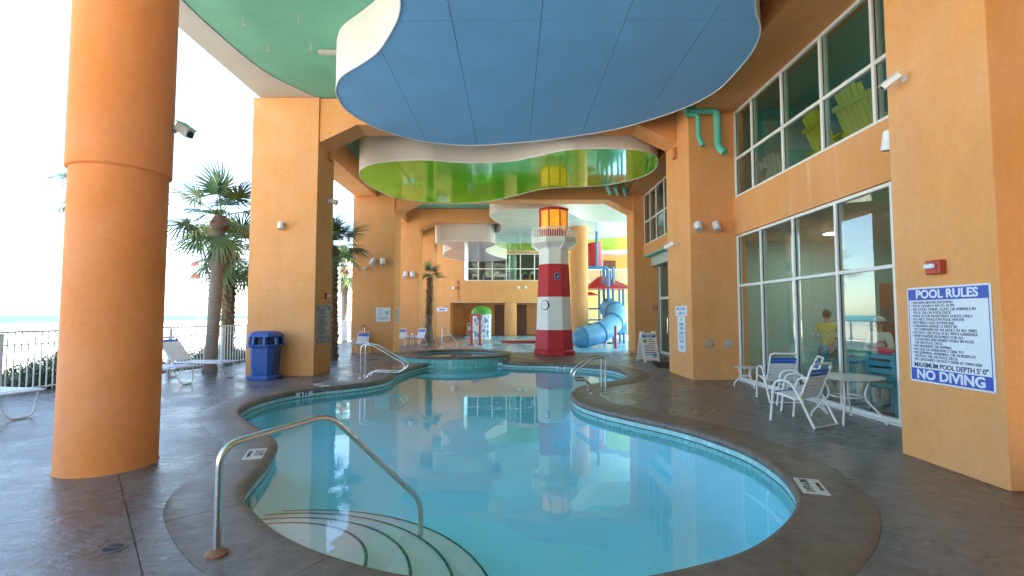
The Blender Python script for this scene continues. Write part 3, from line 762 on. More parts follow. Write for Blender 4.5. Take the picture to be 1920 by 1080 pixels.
# tables and chairs inside
def plain_chair(name, label, loc, rz, m, group=None):
    t = thing(name, label, 'chair', loc, rz, group)
    MB().box(-.24, .24, -.24, .22, .41, .45).build('seat', m, t, bevel=.01)
    for sx in (-1, 1):
        MB().box(sx*.22-.025, sx*.22+.025, -.23, -.18, 0, .64).build('leg', m, t, bevel=.005)
        MB().box(sx*.22-.025, sx*.22+.025, .19, .24, 0, .95).build('leg', m, t, bevel=.005)
        MB().box(sx*.22-.035, sx*.22+.035, -.26, .19, .64, .67).build('armrest', m, t, bevel=.006)
    for k in range(4): MB().box(-.195, .195, .20, .225, .53 + k*.105, .60 + k*.105).build('back_slat', m, t, bevel=.004)
    MB().box(-.195, .195, -.215, -.195, .2, .24).build('stretcher', m, t)
    return t
plain_chair('armchair', 'teal wooden armchair inside the glass, in front of the woman', (5.72, 7.40, 0), R(100), TEALCH, 'teal chairs inside')
plain_chair('armchair', 'teal wooden armchair inside the glass, in front of the man', (5.95, 9.0, 0), R(60), TEALCH, 'teal chairs inside')
t = thing('dining_table', 'teal table inside the storefront, between the two people', 'table', (6.35, 8.35, 0))
MB().lathe([(.62, .70), (.63, .715), (.62, .73)], 36).build('tabletop', TEALCH, t, True); MB().lathe([(.25, 0), (.06, .04), (.05, .70)], 20).build('pedestal', TEALCH, t, True)
t = thing('beach_bag', 'pink cloth bag lying on the teal table inside', 'bag', (6.1, 8.15, .735))
MB().sphere((0, 0, .12), .2, sc=(.9, 1.0, .62)).build('sack', PINK, t, True); MB().tube(round_path([(-.1, 0, .2), (-.06, 0, .33), (.06, 0, .33), (.1, 0, .2)], .05), .012).build('handle', PINK, t, True)
# adirondack chairs upstairs
def adirondack(label, loc, rz, m, s=1.):
    t = thing('adirondack_chair', label, 'chair', loc, rz, 'slatted lounge chairs upstairs'); t.scale = (s, s, s)
    T = Matrix.Rotation(R(-24), 4, 'X')
    for k in range(7):
        x = (k - 3) * .088; h = 1.0 - .030 * (k - 3)**2
        o = MB().box(-.0425, .0425, -.012, .012, 0, h, ).build('back_slat', m, t, bevel=.012); o.location = (x, .22, .30); o.rotation_euler = (R(-22), R(.7) * (k - 3), 0)
    for z, yy in ((.22, .285), (.62, .45)): 
        o = MB().box(-.34, .34, -.015, .015, -.04, .04).build('back_rail', m, t, bevel=.005); o.location = (0, yy + .05, .30 + z); o.rotation_euler = (R(-22), 0, 0)
    for k in range(6):
        o = MB().box(-.30, .30, -.042, .042, -.011, .011).build('seat_slat', m, t, bevel=.004); o.location = (0, .2 - k*.1, .27 + k*.022); o.rotation_euler = (R(-12), 0, 0)
    for sx in (-1, 1):
        MB().box(sx*.34-.012, sx*.34+.012, -.42, -.33, 0, .56).build('leg', m, t); MB().prism([(-.40, .37), (-.40, .28), (.5, .0), (.62, .0), (.62, .08)], sx*.31-.012, sx*.31+.012, 'x').build('side_rail', m, t)
        MB().box(sx*.38-.07, sx*.38+.07, -.50, .40, .56, .585).build('armrest', m, t, bevel=.008)
    return t
adirondack('tall yellow slatted chair in the upper window, right of the centre mullion', (6.62, 8.60, 4.162), R(98), YELLOWCH, 1.22)
adirondack('tall yellow slatted chair in the upper window, left of the centre mullion', (6.62, 9.55, 4.162), R(84), YELLOWCH, 1.22)
adirondack('white slatted chair in the upper window beside the yellow ones', (6.1, 11.0, 4.162), R(-15), WSTRAP, 1.0)

# ------------------------------------------------------------------ back wall
bk = thing('back_wall', 'orange back wall with a wide upper window and a low open passage', 'wall', (0, 36, 0))
def bwp(n, m, *a): return MB().box(*a).build(n, m, bk)
bwp('wall', ORANGE, -8, -4.54, 0, .4, 0, 7.04); bwp('wall', ORANGE, -4.54, 4.6, 0, .4, 2.4, 4.02)
bwp('wall', ORANGE, -4.54, -3.58, 0, .4, 4.02, 7.04); bwp('wall', ORANGE, -3.58, 2.72, 0, .4, 6.06, 7.04)
bwp('wall', ORANGE, 2.72, 4.6, 0, .4, 4.02, 7.04); bwp('wall', ORANGE, 2.7, 4.6, 0, .4, 0, 2.4)
bwp('passage_ceiling', IN_CREAM, -4.6, 4.6, .4, 3.0, 2.40, 2.5); bwp('passage_wall', ORANGE, -4.6, 4.6, 2.8, 3.0, 0, 2.4)
bwp('passage_wall', ORANGE, -4.8, -4.6, .4, 3.0, 0, 2.5); bwp('passage_floor', DECK, -4.6, 4.6, -.6, 3.0, -.10, .006)
d = bwp('door', WOODOR, -3.75, -2.75, 2.74, 2.8, 0.006, 2.0); MB().lathe([(.03, 0), (.03, .05)], 10).build('handle', STEEL, d).location = (-2.9, 2.70, 1.0)
bwp('dark_doorway', BROWN, -1.35, -.62, 2.72, 2.79, 0.006, 2.32); bwp('dark_doorway', BROWN, .40, 1.15, 2.72, 2.79, 0.006, 2.32)
window(bk, 0.12, [-3.54 + i * 1.04 for i in range(7)], [4.06, 4.92, 6.02], .07, axis='y', gm=GLASS_U)
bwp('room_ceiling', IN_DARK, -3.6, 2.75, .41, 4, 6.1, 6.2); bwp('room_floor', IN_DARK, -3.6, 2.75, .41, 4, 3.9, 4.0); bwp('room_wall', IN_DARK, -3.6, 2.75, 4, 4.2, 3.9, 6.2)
for x in (-2.4, -1.2):
    tag(MB().box(x - .35, x + .35, 37.6, 37.8, 6.02, 6.09).build('tube_light', LIT, ), 'lit tube lamp behind the far upper window, %s' % ('the left one' if x < -2 else 'the right one'), 'lamp')
rc = thing('round_column', 'short round orange column in the low passage of the back wall', 'column', (-.1, 36.25, 0))
MB().lathe([(.45, 0), (.45, 2.395)], 40).build('shaft', ORANGE, rc, True)
rc = thing('round_column', 'pale green round column seen inside the far upper window', 'column', (.05, 37.4, 4.0))
MB().lathe([(.3, 0), (.3, 2.1)], 28).build('shaft', AQUAC, rc, True)
# gym machines glimpsed in the far window
for i, x in enumerate((-3.0, -2.2, -1.4, -.6, .7, 1.3, 2.0)):
    t = thing('exercise_machine', 'exercise machine at the far upper window, %s from the left' % ('first', 'second', 'third', 'fourth', 'fifth', 'sixth', 'seventh')[i], 'machine', (x, 37.0, 4.0), group='exercise machines upstairs')
    MB().tube([(0, 0, 0), (.05, 0, .55), (.25, 0, .7)], .04, 6).build('frame', (GREY, WMETAL, YELLOWCH)[i % 3], t, True); MB().box(.12, .4, -.15, .15, .62, .78).build('console', (BLACK, GREENP, WMETAL)[i % 3], t)
# balcony block to the right of the back wall
bb = thing('balcony_block', 'yellow wall with a railed balcony behind the water slide', 'building', (8.6, 38, 0))
MB().box(-4, 5, .0, .3, 0, 3.72).build('wall', YELLOW_W, bb); MB().box(-4, 5, 2.4, 2.6, 3.95, 7).build('rear_wall', YELLOW_W, bb)
MB().box(-4, 5, -.25, 2.4, 3.72, 3.95).build('balcony_slab', YELLOW_W, bb, bevel=.02); MB().box(-4, 5, -.3, 2.4, 6.35, 7.0).build('balcony_ceiling', WHITE, bb)
MB().box(-1.3, -.05, 2.3, 2.39, 3.95, 6.0).build('doorway', BROWN, bb); MB().box(-.6, .1, -.04, -.005, .0, 2.0).build('doorway', BROWN, bb)
MB().box(-4, 5, -.16, -.10, 5.0, 5.07).build('rail', WMETAL, bb); MB().box(-4, 5, -.155, -.105, 4.05, 4.09).build('bottom_rail', WMETAL, bb)
bal = MB().box(-.014, .014, -.014, .014, 4.09, 5.0).mesh('baluster', WMETAL)
for k in range(52): inst('baluster', bal, bb, (-3.9 + k * .15, -.13, 0))
t = thing('downlight', 'small lit downlight under the balcony ceiling', 'lamp', (7.9, 37.9, 6.35)); MB().lathe([(.12, -.03), (.12, 0)], 16).build('diffuser', LIT, t)

# ------------------------------------------------------------------ lighthouse
lh = thing('lighthouse', 'red and white striped octagonal lighthouse with an amber lantern', 'lighthouse', (1.62, 19.07, 0))
def octo(prof): return MB().lathe([(r / math.cos(math.pi/8), z) for r, z in prof], 8, a0=math.pi/8)
def rad(z): return .70 - (.70 - .555) * (z - .2) / 3.25
bands = (('base', RED, [(.775, 0), (.775, .13), (.745, .17), (.715, .20)]), ('red_band', RED, [(rad(.2) , .2), (rad(.94), .94)]),
         ('white_band', LHWHITE, [(rad(.94), .942), (rad(2.2), 2.198)]), ('red_band', RED, [(rad(2.2), 2.2), (rad(3.45), 3.45)]),
         ('white_band', LHWHITE, [(rad(3.45), 3.452), (.55, 4.06), (.57, 4.10), (.80, 4.24)]), ('gallery', LHWHITE, [(.86, 4.242), (.86, 4.29), (.84, 4.30)]))
bo = {}
for n, m, p in bands: bo.setdefault(n, []).append(octo(p).build(n, m, lh, bevel=.008 if n != 'white_band' else .006))
# clapboards on the side facets of the red bands
for (z0, z1, par) in ((.24, .92, bo['red_band'][0]), (2.22, 3.43, bo['red_band'][1])):
    nb = int((z1 - z0) / .092)
    for fa in (-135, -45, 180, 0):
        for k in range(nb):
            za = z0 + k * (z1 - z0) / nb; zb = za + (z1 - z0) / nb - .004
            ra, rb = rad(za) + .018, rad(zb) + .004; ha, hb = ra * math.tan(math.pi/8) * .96, rb * math.tan(math.pi/8) * .96
            Mx = Matrix.Rotation(R(fa), 4, 'Z')
            b = MB(); pts = [(ra - .02, -ha, za), (ra - .02, ha, za), (ra, ha, za), (ra, -ha, za), (rb - .02, -hb, zb), (rb - .02, hb, zb), (rb, hb, zb), (rb, -hb, zb)]
            b.v = [tuple(Mx @ Vector(p)) for p in pts]; b.f = [(0,1,2,3),(4,7,6,5),(3,2,6,7),(0,4,5,1),(0,3,7,4),(1,5,6,2)]
            b.build('clapboard', RED, par)
# corner boards, brackets, window, porthole
for k in range(8):
    a = math.pi/8 + k * math.pi/4
    Mx = Matrix.Rotation(a, 4, 'Z')
    b = MB(); b.prism([(.57, 4.0), (.61, 4.0), (.88, 4.20), (.88, 4.24), (.57, 4.24)], -.03, .03, 'y'); b.v = [tuple(Mx @ Vector(v)) for v in b.v]
    b.build('bracket', LHWHITE, lh)
    b = MB(); b.tube([(rad(.2) / math.cos(math.pi/8), 0, .2), (rad(3.45) / math.cos(math.pi/8), 0, 3.45)], .022, 6); b.v = [tuple(Mx @ Vector(v)) for v in b.v]
r88 = .84
for k in range(8):
    a = k * math.pi/4; Mx = Matrix.Rotation(a, 4, 'Z'); hw = r88 * math.tan(math.pi/8)
    b = MB().box(r88 - .025, r88, -hw, hw, 4.79, 4.83); b.v = [tuple(Mx @ Vector(v)) for v in b.v]
    rl = b.build('gallery_rail', LHWHITE, lh)
    for q in range(8):
        y = -hw + (q + .5) * 2 * hw / 8
        b = MB().box(r88 - .022, r88 - .004, y - .012, y + .012, 4.30, 4.79); b.v = [tuple(Mx @ Vector(v)) for v in b.v]; b.build('baluster', LHWHITE, rl)
octo([(.845, 4.30), (.845, 4.46), (.83, 4.47)]).build('parapet', LHWHITE, lh)
ln = octo([(.50, 4.30), (.50, 4.72), (.52, 4.78)]).build('lantern_base', RED, lh)
lan = octo([(.50, 4.78), (.50, 5.54)]).build('lantern', AMBER, lh)
for k in range(8):
    a = math.pi/8 + k * math.pi/4; r = .515 / math.cos(math.pi/8)
    MB().tube([(r*math.cos(a), r*math.sin(a), 4.78), (r*math.cos(a), r*math.sin(a), 5.54)], .028, 6).build('lantern_post', RED, lan)
octo([(.56, 5.54), (.575, 5.60), (.55, 5.64), (.2, 5.72)]).build('lantern_roof', RED, lh)
wz = 3.0; yy = -rad(wz) - .01
fr = MB().box(-.02, .20, yy - .03, yy + .02, 2.84, 3.10).build('window', PURPLE, lh, bevel=.02)
MB().box(.02, .16, yy - .036, yy - .028, 2.88, 3.06).build('pane', LENS, fr); MB().quad((.06, yy - .04, 2.92), (.12, yy - .04, 2.92), (.14, yy - .04, 3.03), (.09, yy - .04, 2.98)).build('emblem', SIGNW, fr)
Mx = Matrix.Rotation(R(-45), 4, 'Z'); z = 1.88; r = rad(z)
ph = MB().lathe([(.185, 0), (.185, .05), (.15, .06)], 28).build('porthole', INK, lh, True); ph.location = Matrix.Rotation(R(-135), 4, 'Z') @ Vector((r - .01, .12, z)); ph.rotation_euler = (R(90), 0, R(-45))
MB().lathe([(.165, .055), (.16, .066)], 28).build('pane', LHWHITE, ph, True)

# ------------------------------------------------------------------ play area
sl = thing('water_slide', 'blue tube water slide curling down from the play tower', 'slide', (4, 24, 0))
path = spline([(-1.15, -1.0, .40), (-.6, -.75, .46), (.1, -.35, .62), (.8, .2, .95), (1.3, .9, 1.4), (1.35, 1.7, 1.75), (1.2, 2.5, 1.85)], 7, False)
n = len(path); rr = [.20 + .30 * min(1, i / 5) for i in range(n)]
MB().tube(path, rr, 20).build('tube', BLUESL, sl, True)
for k in (6, 15, 24, 33):
    p = path[k]; d = (path[k+1] - path[k-1]).normalized(); MB().tube([p - d*.035, p + d*.035], rr[k] + .045, 20).build('flange', BLUEPO, sl, True)
MB().tube([(-.5, -.7, .0), (-.5, -.7, .3)], .06).build('support', BLUEPO, sl, True)
pt = thing('play_tower', 'blue play tower with red roof behind the slide', 'playground', (5.4, 26.6, 0))
for (x, y, h) in ((-.45, -.2, 4.1), (.05, -.2, 4.1), (.6, -.2, 2.9), (-1.2, .9, 2.2), (.7, 1.2, 2.9), (-.45, 1.2, 2.9)): MB().tube([(x, y, 0), (x, y, h)], .075, 10).build('post', BLUEPO, pt, True)
MB().box(-.5, .75, -.32, -.26, .55, 1.7).build('panel', BLUESL, pt, bevel=.03); MB().box(-1.3, .7, -.15, 1.3, .95, 1.05).build('platform', BLUEPO, pt)
MB().box(-.4, .1, -.26, -.2, 1.75, 2.4).build('panel', BLUEPO, pt)
rf = MB(); rf.v = [(-1.35, -.5, 3.0), (.95, -.5, 3.0), (.95, 1.6, 3.0), (-1.35, 1.6, 3.0), (-.6, .5, 3.65), (-.2, .5, 3.65), (-1.35, -.5, 2.92), (.95, -.5, 2.92), (.95, 1.6, 2.92), (-1.35, 1.6, 2.92)]
rf.f = [(0,1,5,4),(1,2,5),(2,3,4,5),(3,0,4),(6,7,1,0),(7,8,2,1),(8,9,3,2),(9,6,0,3),(6,9,8,7)]; rf.build('roof', REDP, pt)
MB().lathe([(.02, 2.75), (.38, 2.62), (.42, 2.56), (.02, 2.6)], 16, -1.2, -.3).build('spray_cap', REDP, pt, True)
for k, z in enumerate((1.25, 1.85)): MB().tube([(-1.4, -.2, z), (-.45, -.2, z)], .04).build('guard_rail', BLUEPO, pt, True)
for k in range(6): MB().tube([(-1.35 + k*.16, -.2, 1.05), (-1.35 + k*.16, -.2, 1.85)], .02, 6).build('baluster', WMETAL, pt)
for z in (2.62, 3.02): MB().lathe([(.12, -.05), (.16, 0), (.12, .05)], 12, -.2, -.35).build('valve_wheel', BLACKRUB, pt, True)
pb = thing('tipping_bucket', 'red tipping bucket on a bent blue pipe above the play tower', 'water toy', (4.6, 26.2, 0))
MB().tube(round_path([(.55, 0, 1.9), (.55, 0, 4.05), (-.75, 0, 4.05)], .25), .085, 10).build('pipe', BLUEPO, pb, True)
MB().tube([(-.05, 0, 4.05), (-.05, 0, 6.0)], .07, 10).build('mast', BLUEPO, pb, True)
bu = MB().lathe([(.42, -.75), (.55, .55)], 20); Mx = Matrix.Translation((-.12, .75, 4.9)) @ Matrix.Rotation(R(-10), 4, 'Y'); bu.v = [tuple(Mx @ Vector(v)) for v in bu.v]; bu.build('bucket', REDP, pb, True)
t = thing('spray_post', 'thin red spray post on the splash pad in front of the slide', 'water toy', (4.75, 22.6, 0)); MB().lathe([(.06, 0), (.06, .98), (.03, 1.02)], 12).build('post', REDP, t, True); MB().lathe([(.12, 0), (.12, .02)], 12).build('foot', REDP, t)
t = thing('spray_arch', 'red rectangular spray frame on the splash pad behind the spa', 'water toy', (-1.83, 24.7, 0))
MB().tube(round_path([(-.19, 0, 0), (-.19, 0, 1.52), (.19, .5, 1.52), (.19, .5, 0)], .06, 3), .06, 8).build('frame', REDP, t, True)
for x, y in ((-.19, 0), (.19, .5)): MB().lathe([(.14, 0), (.14, .03)], 12, x, y).build('foot', REDP, t)
t = thing('spray_mushroom', 'white spray drum with green dome and blue splash print', 'water toy', (-1.93, 31.2, 0))
MB().lathe([(.60, 0), (.62, 1.55)], 32).build('drum', LHWHITE, t, True)
MB().lathe([(.66, 1.54), (.64, 1.72), (.52, 1.92), (.3, 2.04), (.02, 2.08)], 32).build('dome', mat('green dome', (.12, .42, .05), .4), t, True)
g = MB(); rg = random.Random(2)
for k in range(60):
    a = R(rg.uniform(-140, -40)); z = rg.uniform(.15, 1.45); s = rg.uniform(.03, .09); e = s / .63
    g.quad(*[(.628 * math.cos(a + e*dx), .628 * math.sin(a + e*dx), z + s*dz) for dx, dz in ((-1, 0), (0, -1.6), (1, 0), (0, 1.6))])
g.build('splash_print', PURPLE, t)

# ------------------------------------------------------------------ fence along the beach side
def fx(y): return -10.6 + (y / 16) * 2.18 if y < 16 else -8.42 - (y - 16) * .085
def fence(label, y0, y1):
    x0, x1 = fx(y0), fx(y1); L = math.hypot(x1 - x0, y1 - y0); a = math.atan2(y1 - y0, x1 - x0)
    t = thing('fence', label, 'fence', (x0, y0, 0), a, 'fence along the beach')
    MB().box(0, L, -.022, .022, 1.165, 1.205).build('top_rail', FENCE, t, bevel=.004); MB().box(0, L, -.018, .018, .93, .955).build('middle_rail', FENCE, t); MB().box(0, L, -.018, .018, .08, .11).build('bottom_rail', FENCE, t)
    pk = MB().box(-.009, .009, -.009, .009, .03, 1.165).mesh('picket', FENCE); po = MB().box(-.038, .038, -.034, .034, 0, 1.16).mesh('post', FENCE)
    n = int(L / .118)
    for k in range(n):
        if k % 16 == 0: inst('post', po, t, (k * .118 + .04, 0, 0))
        else: inst('picket', pk, t, (k * .118 + .04, 0, 0))
fence('white picket railing along the deck, nearer stretch left of the bin pillar', 1.5, 16)
fence('white picket railing farther back, seen between the left pillars', 16.05, 30)

# ------------------------------------------------------------------ palms
def frond_mesh(seed, drop, m, wid=1.0, nl=24):
    rn = random.Random(seed); b = MB(); pl = .75
    pts = [Vector((pl * t, 0, .10 * math.sin(t * 2.4) - drop * .25 * t * t)) for t in (0, .35, .7, 1)]
    b.tube(pts, [.02, .016, .013, .010], 5)
    tip = pts[-1]
    for k in range(nl):
        u = (k + .5) / nl * 2 - 1; a = u * R(118) + rn.uniform(-.05, .05)
        ln = (.88 - .26 * abs(u)**1.5) * rn.uniform(.88, 1.05)
        dx, dy = math.cos(a), math.sin(a) * wid; fold = .30 * abs(u)
        st = tip + Vector((.12 * (1 - abs(u)), 0, 0)); side = Vector((-math.sin(a), math.cos(a), 0)); wd = .026
        prev = None
        for q, f in enumerate((0., .45, .8, 1.0)):
            z = fold * ln * f * .5 - drop * ln * f * f * (.35 + .25 * rn.random()) - (.18 * ln * max(0, f - .5)**1.2 * 2)
            c = st + Vector((dx * ln * f, dy * ln * f, z)); ww = wd * (.5, 1, .6, .05)[q]
            cur = (c - side * ww, c + side * ww)
            if prev: b.quad(prev[0], prev[1], cur[1], cur[0])
            prev = cur
    return b.mesh('frond', m)
FG = [frond_mesh(i, d, m) for i, (d, m) in enumerate(((.10, FRONDG), (.35, FRONDG), (.6, FRONDG), (.5, FRONDY)))]
FD = [frond_mesh(20 + i, .9, FRONDD, .45, 16) for i in range(2)]
def palm(label, base, top, r0, r1, nf, s, boots=False, seed=0, collar=True, dead=5, low=-45, name='palm_tree'):
    rn = random.Random(seed); t = thing(name, label, 'palm', base); B = Vector((0, 0, 0)); T = Vector(top) - Vector(base)
    ns = 14; pts = []; rr = []
    for i in range(ns + 1):
        f = i / ns; p = B.lerp(T, f); p.x += .10 * math.sin(f * 3.1) * (T.x * .3 + .1); pts.append(p)
        rr.append((r0 * 1.25 if f == 0 else r0 + (r1 - r0) * f) * (1 + .05 * rn.uniform(-1, 1)))
    tr = MB().tube(pts, rr, 12).build('trunk', TRUNK if not boots else TRUNK_B, t, True)
    if boots:
        L = T.length; b = MB()
        for k in range(int(L / .085)):
            for q in range(4):
                f = (k + .25 * q) * .085 / L
                if f > 1: continue
                c = pts[min(ns, int(f * ns))].lerp(pts[min(ns, int(f * ns) + 1)], f * ns % 1); a = q * 1.571 + (k % 2) * .785 + rn.uniform(-.2, .2)
                d = Vector((math.cos(a), math.sin(a), 0)); sd = Vector((-d.y, d.x, 0)); ro = r0 * .85; h = rn.uniform(.10, .17)
                p0 = c + d * ro; p1 = c + d * (ro + rn.uniform(.05, .11)) + Vector((0, 0, h))
                b.quad(p0 - sd * .07, p0 + sd * .07, p1 + sd * .03, p1 - sd * .03); b.quad(p0 + sd * .07 - d * .03, p1 + sd * .03 - d * .02, p1 - sd * .03 - d * .02, p0 - sd * .07 - d * .03)
        o = b.build('boots', FRONDD, tr); o['kind'] = 'stuff'
    if collar:
        b = MB()
        b.tube([pts[-1] - (pts[-1]-pts[-3]).normalized() * .32 * s, pts[-1] - Vector((0, 0, .12 * s)), pts[-1] + Vector((0, 0, .12 * s))], [r1 * 1.05, r1 * 1.65, r1 * .9], 12)
        b.build('crown_base', mat('reddish crown fibre', (.16, .075, .045), .9, .3, 20, .5, 30), t, True)
    ga = 2.39996
    for k in range(nf):
        f = k / max(1, nf - 1); el = 82 - (82 - low) * f**.9 + rn.uniform(-9, 9); az = k * ga + rn.uniform(-.25, .25)
        me = FG[0] if f < .25 else (FG[1] if f < .5 else (FG[2] if rn.random() < .7 else FG[3]))
        o = inst('frond', me, t, tuple(T + Vector((0, 0, .05 * s * (1 - f)))), (rn.uniform(-.5, .5), -R(el), az), (s * rn.uniform(.88, 1.1),) * 3); o.rotation_mode = 'XYZ'
    for k in range(dead):
        inst('dry_frond', FD[k % 2], t, tuple(T - Vector((0, 0, .1 * s))), (rn.uniform(-.3, .3), R(rn.uniform(62, 84)), rn.uniform(0, 6.28)), (s * rn.uniform(.7, .95),) * 3)
    return t
palm('smooth grey trunked palm on the deck behind the loungers', (-7.96, 13.02, 0), (-7.84, 13.05, 4.05), .155, .15, 20, .95, seed=4, low=-40)
palm('shaggy palm with criss-cross trunk behind the fence, partly hidden by the deck palm', (-9.75, 16.9, -.6), (-9.85, 17.0, 3.65), .20, .19, 26, 1.05, True, 8, low=-60)
palm('palm hidden behind the round column with only frond tips showing', (-11.0, 13.2, -.6), (-11.0, 13.2, 5.0), .16, .15, 24, 1.0, seed=5)
palm('palm with rough dark trunk in the gap right of the bin pillar', (-5.98, 16.5, -.0), (-6.1, 16.6, 3.75), .13, .15, 24, .85, True, 11, low=-35)
palm('distant slim palm beyond the railing in the gap between pillars', (-11.9, 35, -.8), (-12.0, 35, 4.7), .20, .22, 22, 1.3, seed=13, dead=8)
palm('small palm with a flared grey base against the narrow back pillars', (-4.62, 27.2, 0), (-4.58, 27.2, 3.55), .17, .12, 9, .62, True, 15, dead=2, low=10)
bpy.data.objects['palm_tree.005'].name = 'potted_palm'
tb = bpy.data.objects['potted_palm']; MB().lathe([(.36, 0), (.30, .25), (.20, .9), (.16, 1.5)], 20).build('trunk_flare', TRUNK, tb, True)
# flag pole on the beach
t = thing('flag_pole', 'thin pole on the beach flying two small red flags', 'flag', (-28.8, 45, -1.0))
MB().lathe([(.05, 0), (.04, 8.2)], 8).build('pole', GREY, t)
for z in (7.1, 5.9):
    f = MB()
    for i in range(4):
        f.quad((-i*.19, .06*math.sin(i*1.5), z), (-(i+1)*.19, .06*math.sin((i+1)*1.5), z - .06*(i+1)), (-(i+1)*.19, .06*math.sin((i+1)*1.5), z + .5 - .1*(i+1)), (-i*.19, .06*math.sin(i*1.5), z + .5))
    f.build('flag', mat('red flag', (.6, .05, .08), .7), t)

# ------------------------------------------------------------------ litter bin
t = thing('litter_bin', 'blue plastic litter bin with a hooded lid in front of the left pillar', 'bin', (-5.85, 11.72, 0)); t.scale = (.9, .9, 1)
def rsq(h, c): return [(-h, -h + c), (-h + c, -h), (h - c, -h), (h, -h + c), (h, h - c), (h - c, h), (-h + c, h), (-h, h - c)]
def loft(secs):
    b = MB()
    for h, z in secs: b.v += [(x, y, z) for x, y in rsq(h, h * .36)]
    for j in range(len(secs) - 1):
        for i in range(8): b.f.append((j*8+i, j*8+(i+1) % 8, (j+1)*8+(i+1) % 8, (j+1)*8+i))
    b.f.append(tuple(range(7, -1, -1))); b.f.append(tuple((len(secs)-1)*8 + i for i in range(8))); return b
loft([(.37, 0), (.37, .06), (.35, .09), (.285, .11)]).build('foot', BLUEPL, t, bevel=.012)
loft([(.275, .10), (.285, .2), (.325, .74), (.335, .78)]).build('body', BLUEPL, t, bevel=.012)
loft([(.385, .755), (.395, .79), (.385, .815)]).build('collar', BLUEPL, t, bevel=.01)
for a in range(8):
    an = math.pi/8 + a * math.pi/4; MB().tube([(.39*math.cos(an), .39*math.sin(an), .80), (.36*math.cos(an), .36*math.sin(an), 1.0)], .055, 6).build('hood_post', BLUEPL, t)
loft([(.375, .985), (.37, 1.03), (.31, 1.09), (.2, 1.125)]).build('hood', BLUEPL, t, bevel=.015)
loft([(.29, .80), (.29, .985)]).build('liner', mat('dark bin liner', (.01, .025, .08), .6), t)  # solid block, its dark blue holds the shade inside the bin

# ------------------------------------------------------------------ strap furniture
def strap_chair(label, loc, rz):
    t = thing('patio_chair', label, 'chair', loc, rz, 'white tubular chairs with vinyl straps')
    for sx in (-1, 1):
        x = sx * .265
        MB().tube(round_path([(x, -.30, 0), (x, -.235, .57), (x, -.02, .60), (x, .10, .44), (x, .32, 0)], .12, 5), .0165, 8).build('side_frame', WMETAL, t, True)
        MB().lathe([(.018, 0), (.018, .03)], 8, x, -.30).build('foot_cap', WSTRAP, t)
    bx_ = .225
    MB().tube(round_path([(-bx_, -.27, .405), (-bx_, .10, .33), (-bx_, .30, .84), (bx_, .30, .84), (bx_, .10, .33), (bx_, -.27, .405)], .07, 5), .016, 8).build('seat_back_frame', WMETAL, t, True)
    MB().tube([(-.265, -.275, .40), (.265, -.275, .40)], .0135).build('front_bar', WMETAL, t, True); MB().tube([(-.265, .32, .012), (.265, .32, .012)], .0125).build('rear_bar', WMETAL, t, True)
    MB().tube([(-.265, .05, .345), (.265, .05, .345)], .012).build('cross_bar', WMETAL, t, True)
    def strap(y, z, y2, z2, m):
        d = Vector((0, y2 - y, z2 - z)); nrm = Vector((0, -d.z, d.y)).normalized() * .004; b = MB(); x = bx_ + .014
        P = [Vector((sx, y + d.y * f, z + d.z * f)) for sx in (-x, x) for f in (0, 1)]
        b.v = [tuple(p + nrm) for p in P] + [tuple(p - nrm) for p in P]; b.f = [(0,1,3,2),(4,6,7,5),(0,4,5,1),(2,3,7,6),(1,5,7,3),(0,2,6,4)]
        b.build('strap', m, t)
    for k in range(7):
        f0 = (k + .08) / 7; f1 = (k + .9) / 7
        strap(-.26 + .35 * f0, .418 - .071 * f0, -.26 + .35 * f1, .418 - .071 * f1, BLUEST if k in (0,) else WSTRAP)
    for k in range(8):
        f0 = (k + .08) / 9.4; f1 = (k + .9) / 9.4
        strap(.105 + .195 * f0, .36 + .48 * f0, .105 + .195 * f1, .36 + .48 * f1, BLUEST if k in (6, 7) else WSTRAP)
    return t
cA = strap_chair('white chair with blue head strap at the window, beside the small side table', (4.72, 8.78, 0), R(173))
c_ = copy_tree(cA, 'white strap chair standing closest to the pool, turned three quarters away'); c_.location = (4.08, 6.98, 0); c_.rotation_euler = (0, 0, R(208))
c_ = copy_tree(cA, 'white strap chair tucked behind the nearest chair, between it and the glass'); c_.location = (4.60, 7.92, 0); c_.rotation_euler = (0, 0, R(248))
c_ = copy_tree(cA, 'white strap chair at the foot of the pillar with the square sign'); c_.location = (-5.86, 19.15, 0); c_.rotation_euler = (0, 0, R(-4))
c_ = copy_tree(cA, 'white strap chair beside the third left pillar, left one of two'); c_.location = (-5.25, 24.3, 0); c_.rotation_euler = (0, 0, R(50))
c_ = copy_tree(cA, 'white strap chair beside the third left pillar, right one of two'); c_.location = (-4.62, 24.4, 0); c_.rotation_euler = (0, 0, R(-30))
c_ = copy_tree(cA, 'white strap chair in the passage by the orange door at the back'); c_.location = (-3.15, 37.6, .006); c_.rotation_euler = (0, 0, R(20))
def round_table(label, loc, r, h, legs, a0):
    t = thing('patio_table', label, 'table', loc, 0, 'round patio tables')
    MB().lathe([(r - .012, h - .022), (r, h - .016), (r, h - .004), (r - .012, h)], 48).build('tabletop', TABLE_M, t, True)
    for k in range(legs):
        a = a0 + 2 * math.pi * k / legs; c, s = math.cos(a), math.sin(a)
        MB().tube(round_path([(r*.62*c, r*.62*s, h - .022), (r*.42*c, r*.42*s, h*.55), (r*.95*c, r*.95*s, .07), (r*.97*c, r*.97*s, 0)], .1, 4), .013, 8).build('leg', WMETAL, t, True)
    ring = [(r*.43*math.cos(2*math.pi*i/20), r*.43*math.sin(2*math.pi*i/20), h*.55) for i in range(20)]
    MB().tube(ring, .010, 6, closed=True).build('ring', WMETAL, t, True)
    return t
